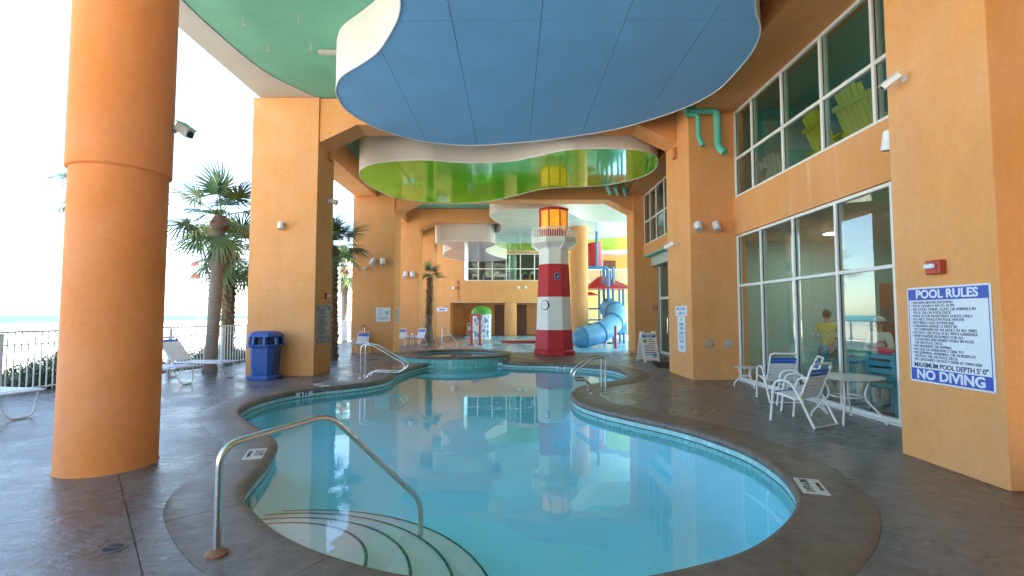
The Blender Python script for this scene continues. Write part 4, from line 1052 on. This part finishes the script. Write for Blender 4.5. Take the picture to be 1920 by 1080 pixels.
round_table('large round patio table with frosted top by the storefront glass', (4.79, 7.10, 0), .46, .63, 4, R(50))
round_table('small low round side table against the storefront near the vents', (4.93, 10.40, 0), .25, .42, 3, R(-80))
def lounger(label, loc, rz, back):
    t = thing('sun_lounger', label, 'sun lounger', loc, rz, 'strap sun loungers on the deck')
    hw = .31; L = 1.9; hinge = -1.18; h = .38
    for sy in (-1, 1): MB().tube([(0, sy*hw, h), (-L if not back else hinge, sy*hw, h)], .015).build('side_rail', WMETAL, t, True)
    MB().tube([(0, -hw, h), (0, hw, h)], .015).build('end_rail', WMETAL, t, True)
    for x, lean in ((-.10, .12), (-1.30, -.12)):
        MB().tube(round_path([(x, -hw, h), (x + lean, -.15, .015), (x + lean, .15, .015), (x, hw, h)], .09, 5), .0145).build('leg', WMETAL, t, True)
    ang = R(52) if back else 0.
    bl = L + hinge; bx0, bz0 = hinge, h
    def bp(d, up=0.): return (bx0 - d * math.cos(ang) - up * -math.sin(ang) * 0, bz0 + d * math.sin(ang) + up)
    e = bp(bl)
    MB().tube(round_path([(hinge, -hw, h), (e[0], -hw, e[1]), (e[0], hw, e[1]), (hinge, hw, h)], .08, 4), .015).build('back_frame', WMETAL, t, True)
    if back: MB().tube([(hinge - .3, 0, h + .34), (hinge - .55, 0, h - .02)], .012).build('prop', WMETAL, t, True)
    for k in range(15):
        x = -.05 - k * .076; MB().box(x - .03, x + .03, -hw - .012, hw + .012, h + .012, h + .020).build('strap', BLUEST if k == 1 else WSTRAP, t, bevel=.003)
    for k in range(9):
        d0 = .03 + k * .07; m = BLUEST if k == 8 else WSTRAP; a, c = bp(d0, .012), bp(d0 + .06, .012)
        b = MB(); b.v = [(a[0], -hw - .012, a[1]), (a[0], hw + .012, a[1]), (c[0], hw + .012, c[1]), (c[0], -hw - .012, c[1])]; b.v += [(x, y, z + .008) for x, y, z in b.v]
        b.f = [(0,1,2,3),(4,7,6,5),(0,4,5,1),(1,5,6,2),(2,6,7,3),(3,7,4,0)]; b.build('strap', m, t)
    return t
lounger('white strap lounger with raised back beside the palm trunk', (-6.78, 11.86, 0), R(-4), True)
lounger('flat white strap lounger half hidden by the round column', (-7.05, 10.72, 0), R(-6), False)
lounger('flat white strap lounger at the left edge of the picture', (-7.12, 7.18, 0), R(-10), False)

# ------------------------------------------------------------------ rails and ladders
t = thing('handrail', 'long stainless handrail with rusty base leading down the pool steps', 'handrail', (-1.84, 3.14, .014))
D = Vector((1.06, 1.27, 0))
MB().tube(round_path([(0, 0, 0), (0, 0, .66), tuple(D * .45 + Vector((0, 0, .745))), tuple(D * .985 + Vector((0, 0, -.14))), tuple(D * .985 + Vector((0, 0, -.46)))], .13, 8), .0225, 14).build('tube', STEEL, t, True)
MB().lathe([(.065, -.002), (.068, .012), (.045, .028), (.028, .035)], 24).build('flange', RUST, t, True)
def fig4(name, label, loc, pts, r, rad_=.12, dy=.45, sgn=1):
    t = thing(name, label, 'ladder' if name == 'pool_ladder' else 'handrail', loc)
    for q in (0, dy):
        MB().tube(round_path([(x * sgn, q, z) for x, z in pts], rad_, 7), r, 12).build('rail', STEEL, t, True)
        for x in (pts[0][0], pts[-1][0]): MB().lathe([(.05, 0), (.05, .012), (.03, .022)], 16, x * sgn, q).build('flange', STEEL, t, True)
    return t
fig4('pool_ladder', 'pair of curved steel grab rails on the right side of the pool', (1.78, 9.42, .012), [(0, 0), (0, .70), (.24, .66), (.60, .40), (.60, .26), (.30, .24), (.26, 0)], .019, .14, .42, -1)
fig4('pool_rail', 'pair of sloping steel grab rails on the left side of the pool', (-3.62, 11.83, .0), [(0, 0), (0, .80), (.28, .78), (1.10, .30), (.95, .13), (.25, .15), (.13, 0)], .019, .16, .36, 1)
t = thing('spa_rail', 'single steel grab rail behind the raised spa', 'handrail', (-2.9, 20.4, 0))
MB().tube(round_path([(0, 0, 0), (0, 0, .98), (.18, 0, .94), (.66, 0, .30), (.60, 0, .14), (.1, 0, .16), (.1, 0, 0)], .13, 6), .02, 10).build('rail', STEEL, t, True)

# ------------------------------------------------------------------ signs
rules = ['POOL RULES', ['• SHOWER BEFORE ENTERING', '• POOL HOURS 9 AM TO 10 PM', '• NO FOOD, DRINK, GLASS, OR ANIMALS IN', '   POOL OR ON POOL DECK', '• POOL IS FOR REGISTERED GUESTS ONLY', '• DO NOT SWALLOW POOL WATER', '• BATHING LOAD 20 PERSONS', '• CHILDREN UNDER 12 MUST BE', '   ACCOMPANIED BY AN ADULT AT ALL TIMES', '• DO NOT USE POOL IF ILL WITH DIARRHEA', '• SWIM DIAPERS REQUIRED FOR ALL', '   TODDLERS AND BABIES WHILE IN POOL', '   OR ON POOL DECK', '• NO SMOKING OR VAPING', '• IN CASE OF EMERGENCY DIAL 911', '• NO JUMPING, RUNNING, OR HORSEPLAY', '   IN POOL OR ON POOL DECK', '  NO LIFEGUARD ON DUTY SWIM AT OWN RISK']]
def rules_sign(label, loc, rot, w_, h_, wm, bm_, ink):
    t = thing('rules_sign', label, 'sign', loc, rot, 'pool rules signs')
    MB().box(-w_/2, w_/2, -h_/2, h_/2, 0, .008).build('board', wm, t, bevel=.003)
    a, b_ = w_/2 - .018, h_/2 - .018
    MB().box(-a, a, b_ - .118*h_, b_, .009, .0105).build('header', bm_, t); MB().box(-a, a, -b_, -b_ + .125*h_, .009, .0105).build('footer', bm_, t)
    for x in (-a, a - .007): MB().box(x, x + .007, -b_ + .125*h_, b_ - .118*h_, .009, .0105).build('border', bm_, t)
    s = w_ / .92
    text(t, 'POOL RULES', .118*s, wm, (0, b_ - .059*h_ - .002, .0115), off=.0035, sx=1.03)
    n = len(rules[1]); y1 = b_ - .118*h_ - .028*h_; dy = .632 * h_ / n
    for k, ln in enumerate(rules[1]): text(t, ln, .0385*s, ink, (-a + .028, y1 - k*dy, .0095), align='LEFT', off=.0, sx=.95 if len(ln) < 39 else .9)
    text(t, "MAXIMUM POOL DEPTH 5' 0\"", .066*s, ink, (0, -b_ + .125*h_ + .036*h_, .0095), off=.0012, sx=.93)
    text(t, 'NO DIVING', .132*s, wm, (0, -b_ + .0625*h_ - .002, .0115), off=.0045, sx=1.08)
    for x in (-1, 1):
        for y in (-1, 1): MB().lathe([(.006, .008), (.006, .011)], 8, x*(w_/2 - .01), y*(h_/2 - .01)).build('screw', GREY, t)
rules_sign('blue and white pool rules sign on the large right foreground pillar', (4.238, 4.79, 1.30), FACE_W, .92, .975, SIGNW, SIGNBLUE, INK)
rules_sign('faded grey pool rules sign on the shaded side of the bin pillar', (-4.898, 12.77, 1.27), FACE_E, .86, 1.0, SIGNG, INK, INK)
t = thing('wall_sign', 'white square sign with small blue print on the second left pillar', 'sign', (-5.12, 19.557, 1.525), FACE_S)
MB().box(-.29, .29, -.28, .28, 0, .008).build('board', SIGNW, t); g = MB()
rg = random.Random(4)
for k in range(9):
    x0 = -.22; wd = rg.uniform(.15, .42); y = .2 - k * .05
    if k in (5,): continue
    g.box(x0, x0 + wd, y - .012, y + .012, .009, .0105)
g.build('print', mat('pale print', (.30, .45, .60), .5), t); MB().lathe([(.075, .009), (.075, .0105)], 20, .14, .07).build('emblem', mat('grey green print', (.25, .42, .42), .5), t)
t = thing('wall_sign', 'narrow grey notice on the shaded side of the second left pillar', 'sign', (-4.718, 20.15, 1.5), FACE_E); MB().box(-.3, .3, -.3, .3, 0, .008).build('board', SIGNG, t)
g = MB()
for k in range(7): g.box(-.24, .22 - .05 * (k % 3), .2 - k*.07, .225 - k*.07, .009, .0105)
g.build('print', INK, t)
t = thing('wall_sign', 'small white sign with blue bar on the back wall beside the passage', 'sign', (-5.15, 35.997, 1.92), FACE_S); MB().box(-.42, .42, -.13, .13, 0, .01).build('board', SIGNW, t); MB().box(-.2, .25, -.05, .03, .011, .0125).build('print', SIGNBLUE, t)
t = thing('wall_sign', 'two part white vertical sign on the vent pillar next to the doorway', 'sign', (4.177, 12.12, 1.16), FACE_W)
MB().box(-.40, .40, .32, .57, 0, .008).build('board', SIGNW, t, bevel=.003); MB().prism([(-.27, .31), (-.27, -.50), (-.2, -.56), (.22, -.56), (.27, -.50), (.27, .31)], 0, .008).build('strip', SIGNW, t)
g = MB(); rg = random.Random(9)
def marks(g, x0, x1, y, h, n):
    wd = (x1 - x0) / n
    for k in range(n):
        a = x0 + k * wd
        for q in range(3):
            if rg.random() < .7: g.box(a + .01, a + wd - .015, y - h/2 + q*h/3, y - h/2 + q*h/3 + h/5, .009, .0105)
        g.box(a + .01 + (wd*.5 if rg.random() < .5 else 0), a + .01 + wd*.3 + (wd*.35 if rg.random() < .5 else 0), y - h/2, y + h/2, .009, .0104)
for y, x0, x1, n in ((.50, -.3, .3, 5), (.39, -.2, .28, 4)): marks(g, x0, x1, y, .07, n)
for y, x0, x1, n in ((.25, -.05, .08, 1), (.12, -.16, .16, 3), (.02, -.12, .16, 3), (-.10, -.16, .18, 3), (-.19, -.16, .18, 4), (-.30, -.14, .16, 3), (-.44, -.10, .14, 2)): marks(g, x0, x1, y, .07, n)
g.build('print', mat('faded teal print', (.10, .22, .33), .5), t)
# A-frame
t = thing('sandwich_board', 'white folding A-frame sign with a blue heading by the glass door', 'sign', (4.42, 16.05, 0), R(14))
for s_, nm in ((1, 'front_panel'), (-1, 'rear_panel')):
    p = MB()
    p.box(-.27, .27, -.018, .018, .06, .95).box(-.27, -.20, -.02, .02, 0, .06).box(.20, .27, -.02, .02, 0, .06).box(-.27, -.15, -.02, .02, .95, 1.0).box(.15, .27, -.02, .02, .95, 1.0)
    o = p.build(nm, WMETAL, t); o.location = (0, -.26 * s_, 0); o.rotation_euler = (R(-14.5) * s_, 0, 0)
    if s_ == 1:
        MB().box(-.24, .24, -.0215, -.0195, .80, .90).build('heading', SIGNBLUE, o)
        g = MB(); rg = random.Random(1)
        for k in range(8): g.box(-.04 - (.16 if k > 2 else 0), rg.uniform(.1, .22), -.0215, -.0195, .72 - k*.07, .74 - k*.07)
        g.build('print', INK, o)
        MB().lathe([(.07, -.0), (.07, .002)], 14).build('picture', GREENP, o).location = (-.15, -.0215, .68); MB().lathe([(.08, 0), (.08, .002)], 6).build('picture', mat('blue picture', (.1, .35, .6), .5), o).location = (.12, -.0215, .22)
        for c in o.children:
            if c.name.startswith('picture'): c.rotation_euler = (R(90), 0, 0)
        g = MB()
        for k in range(10): g.box(-.2 + k*.04, -.175 + k*.04, -.0235, -.0217, .855, .885)
        for k in range(6): g.box(-.12 + k*.04, -.095 + k*.04, -.0235, -.0217, .812, .840)
        g.build('lettering', SIGNW, o)
t = MB().box(-.9, .9, -.55, .55, 0, .012).build('door_mat', BLACKRUB, bevel=.004); t.location = (4.85, 14.9, .003); t.rotation_euler = (0, 0, R(80)); tag(t, 'black rubber mat on the deck before the glass door', 'mat')
# depth tiles on the deck
def deck_tile(label, c, rz, lines, w_, h_):
    t = thing('depth_tile', label, 'marker', (c[0], c[1], .0165), (0, 0, rz), 'depth markers on the coping')
    MB().box(-w_/2, w_/2, -h_/2, h_/2, -.004, .003).build('tile', mat('tile white', (.62, .58, .54), .4, .08, 20), t)
    for s, y, sz, off in lines: text(t, s, sz, BLACK, (0, y, .0045), off=off)
deck_tile('white depth marker tile on the left coping by the rail', (-2.755, 5.35), R(-71), [('NO DIVING', -.055, .045, .001), ('3 FT', .035, .115, .003)], .42, .19)
deck_tile('white depth marker tile on the right coping with black lettering', (2.60, 4.355), R(71), [('NO DIVING', -.065, .04, .001), ('3 FT 6 IN', .03, .085, .003)], .40, .20)
deck_tile('white depth marker tile on the far left coping near the grab rails', (-4.05, 10.55), R(-48), [('NO DIVING', -.05, .045, .001), ('4 FT', .04, .11, .003)], .5, .2)
t = thing('deck_drain', 'small oval drain set in the wet deck left of the handrail', 'drain', (-2.57, 3.25, .001))
MB().lathe([(.075, 0), (.075, .003), (.062, .004)], 24).build('ring', mat('drain ring', (.14, .13, .12), .5), t, True); MB().lathe([(.058, .001), (.058, .0045)], 24).build('grate', BLACK, t); MB().box(-.058, .058, -.005, .005, .0046, .007).build('bar', mat('drain bar', (.12, .11, .1), .5), t)

# ------------------------------------------------------------------ wall fixtures
def camera_fix(label, loc, rot, yaw=0., tilt=-25, s=1., m=WMETAL):
    t = thing('security_camera', label, 'camera', loc, rot); t.scale = (s, s, s)
    MB().lathe([(.05, 0), (.05, .02), (.03, .03)], 16).build('mount', m, t, True); MB().tube(round_path([(0, 0, .02), (0, 0, .12), (.02, -.02, .16)], .04, 4), .016).build('arm', m, t, True)
    b = MB().box(-.045, .045, -.045, .045, -.11, .15).build('housing', m, t, bevel=.015); b.location = (.02, -.04, .20); b.rotation_euler = (R(-tilt), R(yaw), 0)
    MB().box(-.052, .052, .047, .058, -.12, .18).build('sun_shield', m, b, bevel=.004); MB().lathe([(.032, .149), (.032, .156)], 16).build('lens', LENS, b)
def spot(label, loc, rot, yaw=0., tilt=45, s=1.):
    t = thing('spotlight', label, 'spotlight', loc, rot, 'white wall spotlights'); t.scale = (s, s, s)
    MB().box(-.06, .06, -.06, .06, 0, .03).build('wall_box', WMETAL, t, bevel=.008); MB().tube([(0, 0, .02), (0, .02, .10)], .022).build('knuckle', WMETAL, t, True)
    h = MB().lathe([(.055, -.10), (.075, -.08), (.08, .12), (.085, .13)], 20).build('head', WMETAL, t, True); h.location = (0, -.02, .13); h.rotation_euler = (R(tilt), R(yaw), 0)
    MB().lathe([(.07, .126), (.07, .132)], 20).build('lens', GREY, h)
def box_fix(name, label, cat, loc, rot, w_, h_, d_, m, strobe=True):
    t = thing(name, label, cat, loc, rot)
    MB().box(-w_/2, w_/2, -h_/2, h_/2, 0, d_).build('case', m, t, bevel=.01)
    if strobe: MB().box(-w_*.40, w_*.25, -h_*.10, h_*.25, d_, d_ + .035).build('strobe_lens', SIGNW, t, bevel=.012)
    return t
camera_fix('grey security camera on the right flank of the round foreground column', (-3.66, 5.18, 3.50), (R(90), 0, R(60)), 0, -30, 1.0, GREY)
spot('white spotlight high on the front of the bin pillar', (-5.75, 12.197, 3.75), FACE_S, 20, 70, .85)
spot('white device on the shaded side of the bin pillar', (-4.897, 12.95, 4.55), FACE_E, 0, 20, .9)
box_fix('alarm_box', 'red alarm box above the grey sign on the bin pillar', 'alarm', (-4.897, 12.9, 2.0), FACE_E, .2, .16, .06, REDBOX)
box_fix('alarm_box', 'orange box near the top of the bin pillar side', 'alarm', (-4.897, 12.95, 5.75), FACE_E, .16, .22, .07, ORBOX, False)
spot('white spotlight on the square sign pillar, left of a pair', (-5.52, 19.557, 3.66), FACE_S, -25, 60, 1.3)
spot('white spotlight on the square sign pillar, right of a pair', (-5.13, 19.557, 3.66), FACE_S, 25, 60, 1.3)
camera_fix('tiny white camera below the spotlights on the square sign pillar', (-5.84, 19.557, 3.36), FACE_S, 0, -20, .8)
spot('white spotlight on the third left pillar, left of a pair', (-5.45, 25.197, 3.62), FACE_S, -20, 60, 1.4)
spot('white spotlight on the third left pillar, right of a pair', (-5.1, 25.197, 3.62), FACE_S, 25, 60, 1.4)
t = thing('outdoor_shower', 'small tap and shower head above the chair on the square sign pillar', 'shower', (-5.84, 19.557, .82), FACE_S)
MB().tube(round_path([(0, 0, .03), (0, .26, .03), (0, .26, .16)], .06, 4), .018).build('pipe', STEEL, t, True); MB().lathe([(.05, .14), (.06, .18)], 12).build('shower_head', RUST, t).location = (0, .26, 0)
camera_fix('white security camera on a bracket high on the right foreground pillar', (4.238, 5.16, 4.05), FACE_W, -35, -35, .72)
spot('white bell shaped spotlight behind the right foreground pillar, under the camera', (4.36, 5.425, 3.55), (R(90), 0, R(180)), 0, 80, 1.0)
box_fix('alarm_box', 'red alarm with clear strobe above the blue rules sign', 'alarm', (4.238, 4.85, 1.975), FACE_W, .17, .14, .07, REDBOX)
spot('white spotlight on the vent pillar, left of a pair', (4.33, 11.427, 3.60), FACE_S, -10, 62, 1.0)
spot('white spotlight on the vent pillar, right of a pair', (4.75, 11.427, 3.60), FACE_S, 8, 62, 1.0)
camera_fix('white security camera on the pool side of the vent pillar', (4.178, 12.3, 3.3), FACE_W, -30, -25, 1.0)
box_fix('alarm_box', 'orange box near the top of the vent pillar', 'alarm', (4.178, 12.3, 5.62), FACE_W, .2, .28, .08, ORBOX, False)
box_fix('alarm_box', 'small red alarm on the pillar left of the glass door', 'alarm', (5.66, 19.397, 1.82), FACE_S, .16, .14, .06, REDBOX)
for i, x in enumerate((4.58, 5.02)):
    t = thing('wall_vent', ('tan round wall vent at knee height on the vent pillar, left one', 'grey round wall vent at knee height on the vent pillar, right one')[i], 'vent', (x, 11.428, .84), FACE_S)
    MB().lathe([(.095, 0), (.095, .012), (.075, .018)], 28).build('rim', (mat('tan vent', (.42, .30, .16), .6), GREY)[i], t, True)
    for k in range(5): MB().box(-.065 + .012*abs(k-2), .065 - .012*abs(k-2), -.055 + k*.026, -.045 + k*.026, .018, .024).build('louvre', GREY, t)
box_fix('wall_speaker', 'small white fixture on the back wall left of the far window', 'fixture', (-4.3, 35.998, 3.5), FACE_S, .2, .2, .2, WMETAL, False)
t = thing('wall_lamp', 'small twin white lamp on the back wall below the far window', 'lamp', (.75, 35.998, 3.95 - .42), FACE_S)
for x in (-.25, .25): MB().sphere((x, 0, .1), .11).build('bulb_head', WMETAL, t, True)
MB().box(-.2, .2, -.05, .05, 0, .08).build('case', GREY, t)
t = thing('conduit', 'thin orange conduit with boxes running up the back wall', 'conduit', (-2.75 - 1.2, 35.99, 2.45), FACE_S); MB().tube([(0, 0, .02), (0, 1.5, .02)], .025, 6).build('pipe', ORBOX, t)
for y in (0.05, 1.05, 1.5): MB().box(-.06, .06, y - .07, y + .07, 0, .08).build('junction_box', (GREY, REDBOX, GREY)[int(y)], t)
# teal pipes at the vent pillar
t = thing('drain_pipe', 'thick teal pipe with an elbow on the vent pillar, right of two', 'pipe', (4.79, 11.22, 0), group='teal pipes at the vent pillar')
MB().tube(round_path([(-.75, .0, 6.28), (0, 0, 6.28), (0, 0, 5.42), (.10, -.12, 5.24)], .16, 6), .085, 14).build('pipe', TEAL_P, t, True)
t = thing('drain_pipe', 'thin teal pipe with an elbow on the vent pillar, left of two', 'pipe', (4.36, 11.25, 0), group='teal pipes at the vent pillar')
MB().tube(round_path([(-.30, .0, 6.20), (0, 0, 6.20), (0, 0, 5.65), (.06, -.10, 5.42)], .12, 6), .055, 12).build('pipe', TEAL_P, t, True)
for i, (x, y) in enumerate(((3.6, 18.2), (3.95, 18.35), (4.3, 18.5))):
    t = thing('ceiling_pipe', 'teal pipe under the ceiling at the right end of the green cloud, %s of three' % ('left', 'middle', 'right')[i], 'pipe', (x, y, 6.15), group='teal pipes behind the green cloud')
    MB().tube([(-.1, -.3, .15), (.25, .85, .15)], .085, 12).build('pipe', TEAL_P, t, True)
# sprinkler rods and a grey fixture on the teal ceiling
for i, (x, y) in enumerate(((-5.0, 8.87), (-3.93, 8.75), (-5.0, 9.75), (-4.1, 9.72))):
    t = thing('ceiling_rod', 'short thin rod hanging from the teal ceiling near the left edge, %s' % ('back left', 'back right', 'front left', 'front right')[i], 'rod', (x, y, 7.05), group='rods under the teal ceiling')
    MB().tube([(0, 0, 0), (0, 0, -.14)], .012, 6).build('rod', GREY, t); MB().lathe([(.03, -.15), (.03, -.135)], 8).build('tip', GREY, t)
t = thing('ceiling_fixture', 'small grey bar fixture on the teal ceiling beside the blue cloud', 'fixture', (-3.75, 10.0, 7.045)); MB().box(-.30, .20, -.05, .05, -.08, 0).build('case', GREY, t, bevel=.01)

# ------------------------------------------------------------------ people behind the glass
def skin_obj(name, chains, m, parent, sub=2):
    vs_, ed, rad_ = [], [], []; idx = {}
    for ch in chains:
        prev = None
        for p in ch:
            key = tuple(round(c, 4) for c in p[:3])
            if key not in idx: idx[key] = len(vs_); vs_.append(p[:3]); rad_.append(p[3:])
            if prev is not None and prev != idx[key]: ed.append((prev, idx[key]))
            prev = idx[key]
    me = bpy.data.meshes.new(name); me.from_pydata(vs_, ed, []); me.materials.append(m)
    o = bpy.data.objects.new(name, me); C.objects.link(o); o.parent = parent
    o.modifiers.new('skin', 'SKIN')
    for i, r in enumerate(rad_):
        me.skin_vertices[0].data[i].radius = (r[0], r[1] if len(r) > 1 else r[0])
    me.skin_vertices[0].data[0].use_root = True
    o.modifiers[0].use_smooth_shade = True
    sb = o.modifiers.new('sub', 'SUBSURF'); sb.levels = sub; sb.render_levels = sub
    return o
def hand(wr, d, side, curl):
    """five finger chains rooted in the palm; wr wrist, d pointing along the hand, side towards the thumb, curl the closing direction"""
    wr, d, side, curl = Vector(wr), Vector(d).normalized(), Vector(side).normalized(), Vector(curl).normalized()
    palm = wr + d * .06; ch = [[(*wr, .022, .026), (*palm, .030, .016)]]
    for k, (sd, ln) in enumerate(((.028, .065), (.010, .074), (-.009, .070), (-.026, .055))):
        a = palm + side * sd + d * .022; b_ = a + d * ln * .5 + curl * .010; c = b_ + d * ln * .3 + curl * ln * .42
        ch.append([(*palm, .030, .016), (*a, .0095), (*b_, .009), (*c, .008)])
    a = wr + d * .03 + side * .03; b_ = a + d * .03 + side * .018 + curl * .012; c = b_ + d * .026 + curl * .016
    ch.append([(*palm, .030, .016), (*a, .011), (*b_, .010), (*c, .0085)])
    return ch
def person(label, loc, rz, s, arms, top, bottom, long_sleeve, short, cap, hair_long):
    t = thing('person', label, 'person', loc, rz); t.scale = (s, s, s)
    pel = (0, 0, .93, .13, .10); sp = (0, .005, 1.12, .115, .09); chs = (0, 0, 1.32, .135, .095); nk = (0, .01, 1.465, .05)
    hd = [nk, (0, -.005, 1.53, .062, .07), (0, -.015, 1.60, .078, .092), (0, -.008, 1.67, .074, .088), (0, 0, 1.715, .045)]
    chains = [[pel, sp, chs, nk], hd]
    for sx in (-1, 1): chains.append([pel, (sx*.085, 0, .86, .085), (sx*.10, -.01, .49, .055), (sx*.105, .01, .28, .052), (sx*.10, .02, .09, .036), (sx*.105, -.06, .045, .038, .03), (sx*.11, -.14, .03, .03, .022)])
    slv = []
    for sx, (el, wr, hd_, sd_, cu_) in zip((-1, 1), arms):
        sh = (sx*.175, .0, 1.395, .052)
        chains.append([chs, sh, (*el, .040), (*wr, .025)]); slv.append([chs, sh, (*el, .040), (*wr, .025)])
        for c in hand(wr, hd_, sd_, cu_): chains.append([(c[0][0], c[0][1], c[0][2], *c[0][3:])] + [tuple(q) for q in c[1:]] if c[0][:3] == tuple(wr) else [tuple(q) for q in c])
    b = skin_obj('body', chains, SKIN, t)
    inf = .022
    shirt = [[(0, 0, .88, .155, .125), (0, .005, 1.12, .135, .11), (0, 0, 1.32, .155, .115), (0, .01, 1.43, .07, .07)]]
    for ch in slv:
        sh = (*ch[1][:3], .070); el = Vector(ch[2][:3]); w_ = Vector(ch[3][:3])
        if long_sleeve: shirt.append([(0, 0, 1.32, .155, .115), sh, (*el, .062), (*el.lerp(w_, .9), .045)])
        else: shirt.append([(0, 0, 1.32, .155, .115), sh, (*Vector(ch[1][:3]).lerp(el, .75), .068)])
    skin_obj('top', shirt, top, t)
    leg = []
    for sx in (-1, 1):
        q = [(0, 0, .93, .15, .118), (sx*.09, 0, .84, .105), (sx*.10, -.01, .55 if short else .49, .078)]
        if not short: q += [(sx*.10, .015, .10, .062)]
        leg.append(q)
    skin_obj('trousers', leg, bottom, t)
    hm = MB().sphere((0, .018, 1.645), .098, 16, 10, (.88, 1.0, 1.0)).build('hair', HAIR, t, True)
    if hair_long: MB().sphere((0, .05, 1.54), .085, 14, 8, (.95, .6, 1.3)).build('hair_back', HAIR, t, True)
    # face: nose, eyes, mouth, ears
    MB().prism([(-.013, 1.575), (.013, 1.575), (.005, 1.62), (-.005, 1.62)], -.118, -.085, 'y').build('nose', SKIN, t, bevel=.004)
    MB().box(-.022, .022, -.1015, -.09, 1.545, 1.553).build('mouth', REDBOX, t)
    for sx in (-1, 1): MB().sphere((sx*.030, -.088, 1.625), .012).build('eye', BLACK, t, True); MB().sphere((sx*.078, .0, 1.61), .024, 8, 6, (.4, .8, 1.2)).build('ear', SKIN, t, True)
    if cap:
        MB().lathe([(.105, 1.66), (.105, 1.69), (.085, 1.74), (.03, 1.76)], 20).build('cap', JACKET, t, True); MB().prism([(-.07, -.09), (.07, -.09), (.05, -.19), (-.05, -.19)], 1.665, 1.675).build('cap_brim', JACKET, t)
        MB().box(-.07, .07, -.112, -.092, 1.605, 1.64).build('sunglasses', BLACK, t, bevel=.008)
    return t
person('woman in cream jacket and sunglasses behind the glass, holding a towel', (6.2, 8.30, 0), R(-78), .84,
       [((-.27, -.03, 1.13), (-.10, -.24, 1.08), (1, -.3, -.05), (0, -.2, 1), (.2, .8, 0)), ((.27, -.03, 1.13), (.10, -.24, 1.06), (-1, -.3, -.05), (0, -.2, 1), (-.2, .8, 0))], JACKET, PANTS, True, True, True, True)
person('man in a yellow shirt standing sideways behind the glass', (6.5, 10.15, 0), R(150), .93,
       [((-.25, .0, 1.12), (-.16, -.24, 1.10), (.3, -1, .05), (.6, 0, 1), (.5, 0, -.6)), ((.25, .0, 1.12), (.14, -.25, 1.12), (-.4, -1, .05), (-.6, 0, 1), (-.5, 0, -.6))], SHIRTY, KHAKI, False, False, False, False)
t = thing('folded_towel', 'pale towel with green print carried by the woman inside', 'towel', (5.93, 8.25, .86), R(-78))
MB().box(-.21, .21, -.06, .06, -.07, .07).build('cloth', mat('pale towel', (.55, .62, .52), .9, .2, 9), t, bevel=.045)
g = MB()
for k in range(6): g.box(-.17 + k*.06, -.13 + k*.06, -.0635, -.061, .0, .045)
g.build('print', GREENP, t)

for o in bpy.data.objects:
    if o.type == 'MESH' and o.name.split('.')[0] in ('print', 'splash_print'): o['kind'] = 'stuff'
